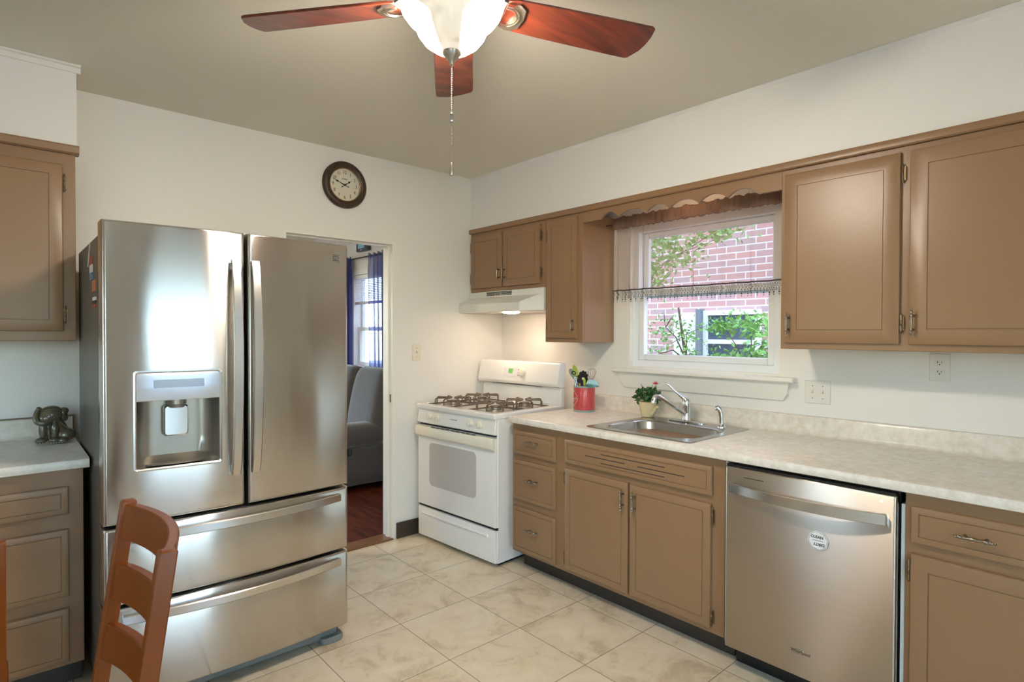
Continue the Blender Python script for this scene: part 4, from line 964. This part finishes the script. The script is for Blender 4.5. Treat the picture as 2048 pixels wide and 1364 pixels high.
# ------------------------------------------------------------------ switches and outlet
def plate(name, label, xf, uc, vc, wd, ht, kind, mat, loc, cols=1):
    t = thing(name, label, 'outlet' if kind == 'outlet' else 'switch', loc)
    MB(xf).box(uc-wd/2, uc+wd/2, vc-ht/2, vc+ht/2, .0005, .006).build('cover_plate', mat, t, bevel=.003)
    for k in range(cols):
        uu = uc+(k-(cols-1)/2)*.046
        if kind == 'switch':
            MB(xf).box(uu-.0055, uu+.0055, vc-.012, vc+.012, .0058, .0066).build('toggle_slot', dark_m if False else plate_m, t)
            MB(xf).loft([rect(uu-.0042, uu+.0042, vc-.006, vc+.009, 0, .006), rect(uu-.0036, uu+.0036, vc-.001, vc+.011, 0, .018)]).build('toggle', plate_m, t, bevel=.001)
            m = MB(xf)
            for s_ in (-.030, .030): m.lathe([(.0028, 0), (.0022, .0012)], (uu, vc+s_, .006), (0, 0, 1), 8)
            m.build('screw', brass_m if mat is plate_m else pewter_m, t)
        else:
            for s_ in (-.0195, .0195):
                r_ = MB(xf).loft([rrect(uu-.017, uu+.017, vc+s_-.0135, vc+s_+.0135, .012, .0058, 5), rrect(uu-.017, uu+.017, vc+s_-.0135, vc+s_+.0135, .012, .0072, 5), rrect(uu-.016, uu+.016, vc+s_-.0125, vc+s_+.0125, .011, .0078, 5)]).build('receptacle', plate2_m, t, ang=30)
                m = MB(xf); m.box(uu-.0080, uu-.0055, vc+s_-.002, vc+s_+.007, .0076, .0081); m.box(uu+.0055, uu+.0075, vc+s_-.002, vc+s_+.006, .0076, .0081); m.lathe([(.0026, 0), (.0026, .0005)], (uu, vc+s_-.0075, .0077), (0, 0, 1), 10); m.build('slots', dark_m, r_)
    return t
plate('light_switch', 'single ivory light switch on the wall between doorway and stove', FY, -.782, 1.266, .070, .115, 'switch', plate_m, (.782, 0, 1.266))
plate('light_switch', 'double white light switch below the window sill on the right', FX, 2.352, 1.121, .116, .112, 'switch', plate2_m, (0, 2.352, 1.121), 2)
plate('wall_outlet', 'white electrical outlet under the right-hand wall cabinet', FX, 2.835, 1.263, .072, .116, 'outlet', plate2_m, (0, 2.835, 1.263))

# ------------------------------------------------------------------ sink window curtain
t = thing('window_curtain', 'sheer brown cafe valance curtain with beaded fringe in the sink window', 'curtain', (.1, 1.7, 2.07))
CY0, CY1 = 1.175, 2.225; CXp = .085
MB().cyl((CXp, 1.112, 2.08), (CXp, 2.303, 2.08), .005, None, 10).build('curtain_rod', brass_m, t)
def fold(y): 
    g = max(0, 1-(y-CY0)/.25); return .010*math.sin(y*58)+.006*math.sin(y*23+1)+g*.022*math.sin(y*130) + sum(.020*math.exp(-((y-q)/.006)**2) for q in (1.302, 1.345, 1.405, 1.468, 1.590, 1.735, 1.905, 2.06))
def cloth(z0, z1, nz, nyy, amp, push=0.):
    m = MB(); V = []; F = []
    for j in range(nz+1):
        z = z0+(z1-z0)*j/nz; a = amp*(1-.35*(z-z0)/(z1-z0))
        for i in range(nyy+1):
            y = CY0+(CY1-CY0)*i/nyy; V.append((CXp+push+fold(y)*a, y+.004*math.sin(z*9+y*40), z))
    for j in range(nz):
        for i in range(nyy):
            q = j*(nyy+1)+i; F.append((q, q+1, q+nyy+2, q+nyy+1))
    return m.add(V, F)
cloth(1.668, 2.045, 12, 420, .9).build('sheer_panel', sheer_m, t, ang=180)
m = MB(); V = []; F = []; ny_ = 240
for i in range(ny_+1):
    y = CY0+(CY1-CY0)*i/ny_; p_ = .0025*math.sin(y*150+3*math.sin(y*9))+.002*math.sin(y*61)+.0012*math.sin(y*330)
    for k in range(12):
        a = 2*PI*k/12; V.append((CXp+(.015+p_)*math.cos(a), y, 2.082+(.037+p_*.8)*math.sin(a)+(.004*math.sin(y*83+2*math.sin(y*13)) if k in (2, 3, 4) else 0)))
for i in range(ny_):
    for k in range(12): F.append((i*12+k, i*12+(k+1) % 12, (i+1)*12+(k+1) % 12, (i+1)*12+k))
m.add(V, F); m.build('gathered_heading', header_m, t, ang=180)
m = MB(); m.tube([(CXp+.003+fold(y)*.9, y, 1.667) for y in [CY0+(CY1-CY0)*i/220 for i in range(221)]], .0045, 6); m.build('fringe_braid', fringe_m, t)
m = MB(); nst = 74
for i in range(nst):
    y = CY0+.005+(CY1-CY0-.01)*i/(nst-1); x = CXp+.003+fold(y)*.9
    m.torus((x, y, 1.6535), .0052, .0011, (1, 0, 0), 10, 5); m.torus((x, y+.0068, 1.642), .0040, .0010, (1, 0, 0), 9, 5)
    m.sphere((x, y, 1.632), .0030, 6, 4); m.torus((x, y, 1.622), .0042, .0010, (1, 0, 0), 9, 5)
    if i % 2 == 0: m.sphere((x, y, 1.610), .0034, 6, 4, (1, 1, 1.5)); m.sphere((x, y, 1.598), .0028, 6, 4)
m.build('bead_fringe', fringe_m, t)['kind'] = 'stuff'

# ------------------------------------------------------------------ ceiling fan
fc_ = Vector((1.980, 2.087, 0))
t = thing('ceiling_fan', 'ceiling fan with dark cherry blades and lit alabaster bowl lamp', 'ceiling fan', (fc_.x, fc_.y, H))
ZB = 2.352
MB().lathe([(.085, 0), (.085, -.02), (.070, -.035)], (fc_.x, fc_.y, H)).build('canopy', nickel_m, t)
MB().lathe([(.070, 2.520), (.105, 2.510), (.125, 2.490), (.125, 2.430), (.110, 2.410), (.060, 2.400)], fc_, seg=40).build('motor_housing', nickel_m, t)
angs = [math.radians(a) for a in (-52.7, -126.65, 159.65, 87.6, 15.2)]
for a in angs:
    d_ = Vector((math.cos(a), math.sin(a), 0)); s_ = Vector((-math.sin(a), math.cos(a), 0)); pt = math.radians(-13)
    s2 = s_*math.cos(pt)+Vector((0, 0, 1))*math.sin(pt); nn = d_.cross(s2); c_ = fc_+Vector((0, 0, ZB))
    ol = [(.158, .050), (.18, .060), (.30, .066), (.55, .074), (.618, .075), (.630, .070), (.650, .030), (.655, .0)]
    ol2 = [(.655, -.030), (.648, -.068), (.636, -.074), (.55, -.073), (.30, -.066), (.18, -.060), (.158, -.050)]
    pts = [(r_, w_) for r_, w_ in ol]+ol2
    top_ = [c_+d_*r_+s2*w_+nn*.004 for r_, w_ in pts]; bot_ = [c_+d_*r_+s2*w_-nn*.004 for r_, w_ in pts]
    org = fc_+Vector((0, 0, H))
    b = MB().loft([bot_, top_]); q = b.build('blade', blade_m, t, bevel=.0015, bseg=1)
    # blade iron under the blade
    ir = [(.095, .020), (.13, .030), (.165, .048), (.195, .052), (.216, .036), (.222, .0), (.216, -.036), (.195, -.052), (.165, -.048), (.13, -.030), (.095, -.020)]
    def ip(r_, w_, o_): 
        z_ = .062*max(0, (.160-r_)/.065)**1.2 if r_ < .160 else 0
        return c_+d_*r_+s2*w_+nn*(-.0075+o_)+Vector((0, 0, z_))
    MB().loft([[ip(r_, w_, -.003) for r_, w_ in ir], [ip(r_, w_, .003) for r_, w_ in ir]]).build('blade_iron', nickel_m, q)
    for k_ in (.78, .62): 
        MB().tube([ip(.168+.050*k_*math.cos(x_), .050*k_*math.sin(x_), -.0045) for x_ in [-1.9+i*.24 for i in range(17)]], .0022, 5).build('iron_rib', nickel_m, q)
MB().lathe([(.055, 2.405), (.055, 2.385), (.075, 2.375), (.080, 2.365), (.06, 2.36)], fc_, seg=32).build('light_fitter', nickel_m, t)
prof = [(.006, 2.2065), (.03, 2.209), (.055, 2.217), (.080, 2.235), (.096, 2.256), (.104, 2.276), (.110, 2.284), (.128, 2.300), (.143, 2.320), (.151, 2.342), (.152, 2.358), (.146, 2.372), (.128, 2.384), (.10, 2.390), (.083, 2.392)]
MB().lathe(prof, fc_, seg=56, cap=False).build('lamp_bowl', bowl_m, t, ang=70)
MB().lathe([(.001, 2.172), (.006, 2.172), (.007, 2.180), (.010, 2.183), (.020, 2.194), (.0265, 2.204), (.027, 2.210)], fc_, seg=24).build('finial', nickel_m, t)
m = MB(); zc_ = 2.172
k_ = 0
while zc_ > 1.862:
    m.sphere((fc_.x, fc_.y, zc_), .0021, 6, 4); zc_ -= .0052
m.cyl((fc_.x, fc_.y, 2.172), (fc_.x, fc_.y, 1.86), .0007, None, 5)
m.build('pull_chain', nickel_m, t)
MB().lathe([(.001, 0), (.006, .002), (.0075, .008), (.005, .016), (.0045, .024), (.002, .028)], (fc_.x, fc_.y, 2.007), seg=12).build('chain_coupling', chrome_m, t)
MB().lathe([(.001, 0), (.0055, .002), (.007, .010), (.005, .022), (.0025, .038), (.001, .040)], (fc_.x, fc_.y, 1.853), seg=12).build('chain_weight', nickel_m, t)
# ------------------------------------------------------------------ dining chairs
def chair(px, py0, py1, label, flip=False, root=None):
    """ladder-back chair; back plane at px (top), seat on +x side"""
    t = thing('dining_chair', label, 'chair', (px+.25, (py0+py1)/2, 0), 'chestnut dining chairs')
    if flip: pass
    zt_ = .982; lean = .14
    def bxz(z): return px + lean*(zt_-z)*(1 if z > .45 else 1) if z > .45 else px+lean*(zt_-.45)+(.45-z)*(-.04)
    for yy in (py0, py1):
        m = MB(); rings = []
        for z in (0, .2, .43, .55, .7, .85, zt_-.006, zt_):
            x = bxz(z); e = .003 if z == zt_ else 0; hw = .0165; hy = .014
            rings.append([(x-hw+e, yy-hy+e, z), (x+hw-e, yy-hy+e, z), (x+hw-e, yy+hy-e, z), (x-hw+e, yy+hy-e, z)])
        m.loft(rings); m.build('back_post', chairwood_m, t, bevel=.003)
    for (z0, z1) in ((.890, .974), (.748, .832), (.606, .690)):
        m = MB(); rings = []
        for i in range(15):
            s = i/14; yy = py0+.008+(py1-py0-.016)*s; bow = -.046*(1-(2*s-1)**2)
            crown = .0
            def pt(z, o_): return (bxz(z)+bow+o_, yy, z+crown)
            rings.append([pt(z0, .011), pt(z1, .011), pt(z1, -.011), pt(z0, -.011)])
        m.loft(rings); m.build('back_rail', chairwood_m, t, bevel=.003)
    m = MB(); m.loft([rrect(px+.07, px+.50, py0-.02, py1+.02, .05, z, 5) for z in (.440, .452)] + [rrect(px+.08, px+.49, py0-.01, py1+.01, .045, .462, 5)]); m.build('seat', chairwood_m, t, ang=40)
    m = MB(); m.box(px+.10, px+.46, py0, py0+.02, .37, .44); m.box(px+.10, px+.46, py1-.02, py1, .37, .44); m.box(px+.45, px+.47, py0, py1, .37, .44); m.box(px+.09, px+.11, py0, py1, .37, .44); m.build('apron', chairwood_m, t)
    for yy in (py0+.012, py1-.012):
        MB().loft([[(px+.46+a_*s_, yy+b_*s_, z) for a_, b_ in ((-1, -1), (1, -1), (1, 1), (-1, 1))] for z, s_ in ((0, .014), (.44, .020))]).build('front_leg', chairwood_m, t, bevel=.002)
    return t
chair(2.719, 1.742, 2.185, 'chestnut ladder-back dining chair standing in front of the refrigerator')
def chair2():
    src = [o for o in C.objects if o.name == 'dining_chair'][0]
    r = src.copy(); C.objects.link(r)
    r['label'] = 'chestnut dining chair mostly cut off at the left edge, only a post showing'
    for ch in list(src.children):
        c_ = ch.copy(); C.objects.link(c_); c_.parent = r
    # a little smaller, turned so that its back is towards the room
    r.rotation_euler = (0, 0, math.radians(-90)); r.scale = (.9, .9, .9); r.location = (2.950+.212, 1.335, 0)
    return r
chair2()

# ------------------------------------------------------------------ living room seen through the doorway
t = bpy.data.objects.new('window_2', None); C.objects.link(t); struct(t)
y0, y1, z0, z1 = LW
m = MB(FX); m.box(y0, y0+.05, z0, z1, -.13, .01); m.box(y1-.05, y1, z0, z1, -.13, .01); m.box(y0+.05, y1-.05, z1-.05, z1, -.13, .01); m.box(y0+.05, y1-.05, z0, z0+.04, -.13, .01); m.build('window_frame', vinyl_m, t)
def sash2(v0, v1, n0, n1, nm):
    a, b = y0+.05, y1-.05; m = MB(FX); fr = .04; m.box(a, a+fr, v0, v1, n0, n1); m.box(b-fr, b, v0, v1, n0, n1); m.box(a+fr, b-fr, v0, v0+fr, n0, n1); m.box(a+fr, b-fr, v1-fr, v1, n0, n1)
    s = m.build(nm, vinyl_m, t, bevel=.004); MB(FX).box(a+fr, b-fr, v0+fr, v1-fr, (n0+n1)/2-.003, (n0+n1)/2+.003).build('pane', glass_m, s)
sash2(1.425, z1-.05, -.11, -.08, 'upper_sash'); sash2(z0+.04, 1.465, -.075, -.045, 'lower_sash')
t = thing('window_blind', 'white horizontal blind half raised in the living room window', 'blind', (-.02, -2.2, 2.05))
MB(FX).box(y0+.055, y1-.055, 1.995, 2.03, -.03, .0).build('headrail', vinyl_m, t)
m = MB(FX)
for k in range(13): z_ = 1.985-k*.0185; m.add([(y0+.06, z_+.007, -.028), (y1-.06, z_+.007, -.028), (y1-.06, z_-.007, -.006), (y0+.06, z_-.007, -.006)], [(0, 1, 2, 3)])
m.build('slats', blind_m, t, smooth=False)
MB(FX).box(y0+.06, y1-.06, 1.712, 1.742, -.028, -.004).build('bottom_rail', M('lavender_rail', (170, 158, 178), .5), t, bevel=.003)
t = tag(MB().cyl((.052, -2.95, 2.205), (.052, -1.42, 2.205), .008).box(0, .058, -2.93, -2.92, 2.19, 2.22).box(0, .058, -1.445, -1.435, 2.19, 2.22).build('curtain_rod', black_m), 'thin dark curtain rod above the living room window', 'curtain rod')
def drape(name, label, ya, yb, zt_, zb_, mat, k_, hang=0.):
    t = thing(name, label, 'curtain', (.06, (ya+yb)/2, zt_), 'navy living room curtains'); m = MB(); V = []; F = []; nz, ny = 24, 90
    for j in range(nz+1):
        z = zt_+(zb_-zt_)*j/nz; s = j/nz
        for i in range(ny+1):
            q = i/ny; y = ya+(yb-ya)*q + hang*s*(1-q)
            V.append((.052+(.020*math.sin(q*k_)+.008*math.sin(q*k_*2.3))*(1 if s > .05 else .7), y, z+(.012*math.sin(q*k_*1.0) if j == 0 else 0)))
    for j in range(nz):
        for i in range(ny): a = j*(ny+1)+i; F.append((a, a+1, a+ny+2, a+ny+1))
    m.add(V, F); m.build('cloth', mat, t, ang=180)
    m = MB()
    for i in range(6): m.torus((.052, ya+(yb-ya)*(i+.5)/6, 2.205), .014, .002, (0, 1, 0), 12, 5)
    m.build('rings', black_m, t)
    return t
drape('window_curtain', 'dark navy curtain at the left side of the living room window', -2.86, -2.47, 2.225, .25, navy_m, 34)
drape('window_curtain', 'sheer navy curtain at the right side of the living room window', -2.075, -1.50, 2.225, .25, navysheer_m, 38, .06)
t = thing('digital_wall_clock', 'dark framed digital display on the wall above the living room curtain rod', 'clock', (0, -2.24, 2.27))
MB(FX).box(-2.385, -2.125, 2.275, 2.435, .001, .045).build('case', M('slate_plastic', (62, 66, 72), .35), t, bevel=.012, bseg=3)
MB(FX).box(-2.335, -2.195, 2.305, 2.425, .0445, .047).build('screen', M('blue_grey_lcd', (120, 158, 168), .2, emit=(110, 150, 165), es=.25), t)
MB(FX).box(-2.285, -2.25, 2.288, 2.294, .0445, .0465).build('logo_dash', white_m, t)
t = thing('added_fill_lamp', 'unseen flush ceiling lamp added to brighten the living room beyond the doorway', 'lamp', (3.6, -1.0, H))  # added lamp, out of view, to lift the living room light
MB().lathe([(.15, 0), (.15, -.02), (.14, -.03)], (3.6, -1.0, H)).build('base', nickel_m, t)
MB().lathe([(.135, -.03), (.13, -.06), (.09, -.095), (.03, -.11), (.001, -.112)], (3.6, -1.0, H), seg=32, cap=False).build('lamp_glass', M('lit_opal_glass', (240, 234, 222), .3, emit=(255, 232, 200), es=150), t)
# reclining sofa
t = thing('sofa', 'charcoal microfibre reclining sofa under the living room window', 'sofa', (.5, -2.2, 0))
def pillow(x0, x1, y0, y1, z0, z1, nm, tilt=0, piv=None, bulge=.04, b=.05, mat=sofa_m):
    m = MB(); N1 = 6
    m.loft([rrect(x0+i, x1-i, y0+i, y1-i, max(.02, b), z, 4) for z, i in ((z0, b*.5), (z0+b*.5, .0), ((z0+z1)/2, -.004), (z1-b*.5, 0), (z1-b*.12, b*.35), (z1, b*.9))])
    if tilt:
        R_ = Matrix.Translation(piv) @ Matrix.Rotation(tilt, 4, 'Y') @ Matrix.Translation(-Vector(piv)); m.v = [R_ @ v for v in m.v]
    return m.build(nm, mat, t, ang=60, sub=1)
pillow(.16, .98, -3.3, -1.215, .045, .40, 'base', b=.03)
pillow(.30, 1.02, -1.46, -1.195, .38, .600, 'armrest', b=.10)
pillow(.30, 1.02, -3.3, -3.05, .38, .600, 'armrest', b=.10)
pillow(.42, 1.02, -2.25, -1.44, .38, .52, 'seat_cushion', b=.06); pillow(.42, 1.02, -3.07, -2.25, .38, .52, 'seat_cushion', b=.06)
for (a, b_) in ((-1.80, -1.20), (-2.45, -1.80), (-3.28, -2.45)):
    pillow(.27, .50, a, b_, .42, 1.09, 'back_cushion', tilt=math.radians(-12), piv=(.4, 0, .45), b=.11)
m = MB(); m.box(.70, .725, -1.2155, -1.205, .34, .40); m.torus((.700, -1.203, .365), .028, .004, (0, 1, 0), 16, 6); m.build('recline_lever', black_m, t)
MB().cyl((.25, -1.3, 0), (.25, -1.3, .05), .025).build('leg', black_m, t); MB().cyl((.9, -1.3, 0), (.9, -1.3, .05), .025).build('leg', black_m, t)
MB().cyl((.25, -3.2, 0), (.25, -3.2, .05), .025).build('leg', black_m, t); MB().cyl((.9, -3.2, 0), (.9, -3.2, .05), .025).build('leg', black_m, t)

# ------------------------------------------------------------------ outside
struct(bx(-30, 30, -30, 30, -.45, -.35).build('ground', ground_m, smooth=False))
t = thing('neighbouring_house', 'red brick house wall with white window outside the sink window', 'house', (-2.7, 1, -.35))
MB(FX).box(-3.2, 8, -.35, 6.2, -2.95, -2.60).build('brick_wall', brick_m, t)
wv = MB(FX); U0, U1, V0, V1 = .25, .86, .55, 1.645
wv.box(U0, U0+.05, V0, V1, -2.62, -2.56); wv.box(U1-.05, U1, V0, V1, -2.62, -2.56); wv.box(U0+.05, U1-.05, V1-.05, V1, -2.62, -2.56); wv.box(U0+.05, U1-.05, V0, V0+.05, -2.62, -2.54); wv.box(U0+.05, U1-.05, 1.30, 1.345, -2.62, -2.56)
fw = wv.build('window', extwhite_m, t); MB(FX).box(U0+.05, U1-.05, V0+.05, V1-.05, -2.60, -2.585).build('pane', extdark_m, fw)
MB(FX).box(-.10, .18, .4, 1.63, -2.60, -2.57).build('white_shutter', extwhite_m, t); m = MB(FX); m.box(.19, .245, -.3, 1.66, -2.60, -2.52); m.build('post', extgrey_m, t)
# foliage outside the window
def tree(label, name, trunk, clusters, nl, size, seed):
    r_ = random.Random(seed); t = thing(name, label, 'tree', (trunk[0][0], trunk[0][1], -.35))
    m = MB(); n = len(trunk); m.tube(trunk, .02, 7, [.022-.014*i/(n-1) for i in range(n)])
    for c_, rad in clusters:
        st_ = Vector(trunk[-2 if n > 2 else 0]); e_ = Vector(c_)
        m.tube([st_, (st_+e_)/2+Vector((0, 0, .05)), e_], .006, 5, [.008, .005, .003])
        for _ in range(3): m.tube([e_, e_+Vector((r_.uniform(-1, 1)*rad[0], r_.uniform(-1, 1)*rad[1], r_.uniform(-.6, .8)*rad[2]))], .003, 4)
    m.build('trunk', bark_m, t)
    def pt():
        c_, rad = r_.choice(clusters); v = Vector((r_.gauss(0, .5), r_.gauss(0, .5), r_.gauss(0, .5))); return (c_[0]+v.x*rad[0], c_[1]+v.y*rad[1], c_[2]+v.z*rad[2])
    leaves(nl, pt, size, rnd=r_).build('foliage', tree_m, t, smooth=False)
tree('leafy tree bough hanging across the upper left of the sink window', 'tree', [(-1.5, -.2, -.35), (-1.45, -.1, .8), (-1.4, .1, 1.7), (-1.3, .3, 2.2)], [((-1.2, .55, 2.2), (.25, .22, .18)), ((-1.2, .80, 2.05), (.25, .22, .16)), ((-1.15, .60, 1.88), (.2, .18, .15)), ((-1.2, 1.15, 2.2), (.25, .25, .10))], 900, .055, 11)
tree('slender sapling with small leaves at the lower left of the sink window', 'sapling', [(-.9, 1.18, -.35), (-.9, 1.14, .6), (-.9, 1.08, 1.2), (-.92, 1.0, 1.6)], [((-.9, .90, 1.45), (.14, .14, .14)), ((-.9, .86, 1.25), (.14, .14, .14)), ((-.9, 1.08, 1.4), (.14, .14, .12)), ((-.9, 1.15, 1.22), (.14, .14, .10))], 520, .030, 5)
tree('bright green bush filling the lower right of the sink window', 'bush', [(-1.8, 1.2, -.35), (-1.8, 1.15, .4), (-1.8, 1.15, 1.0), (-1.8, 1.15, 1.12)], [((-1.8, 1.02, 1.18), (.2, .24, .10)), ((-1.8, 1.24, 1.32), (.2, .16, .16)), ((-1.8, 1.14, 1.48), (.2, .20, .10)), ((-1.8, .90, 1.46), (.2, .12, .08)), ((-1.8, 1.34, 1.18), (.2, .14, .14))], 950, .055, 8)
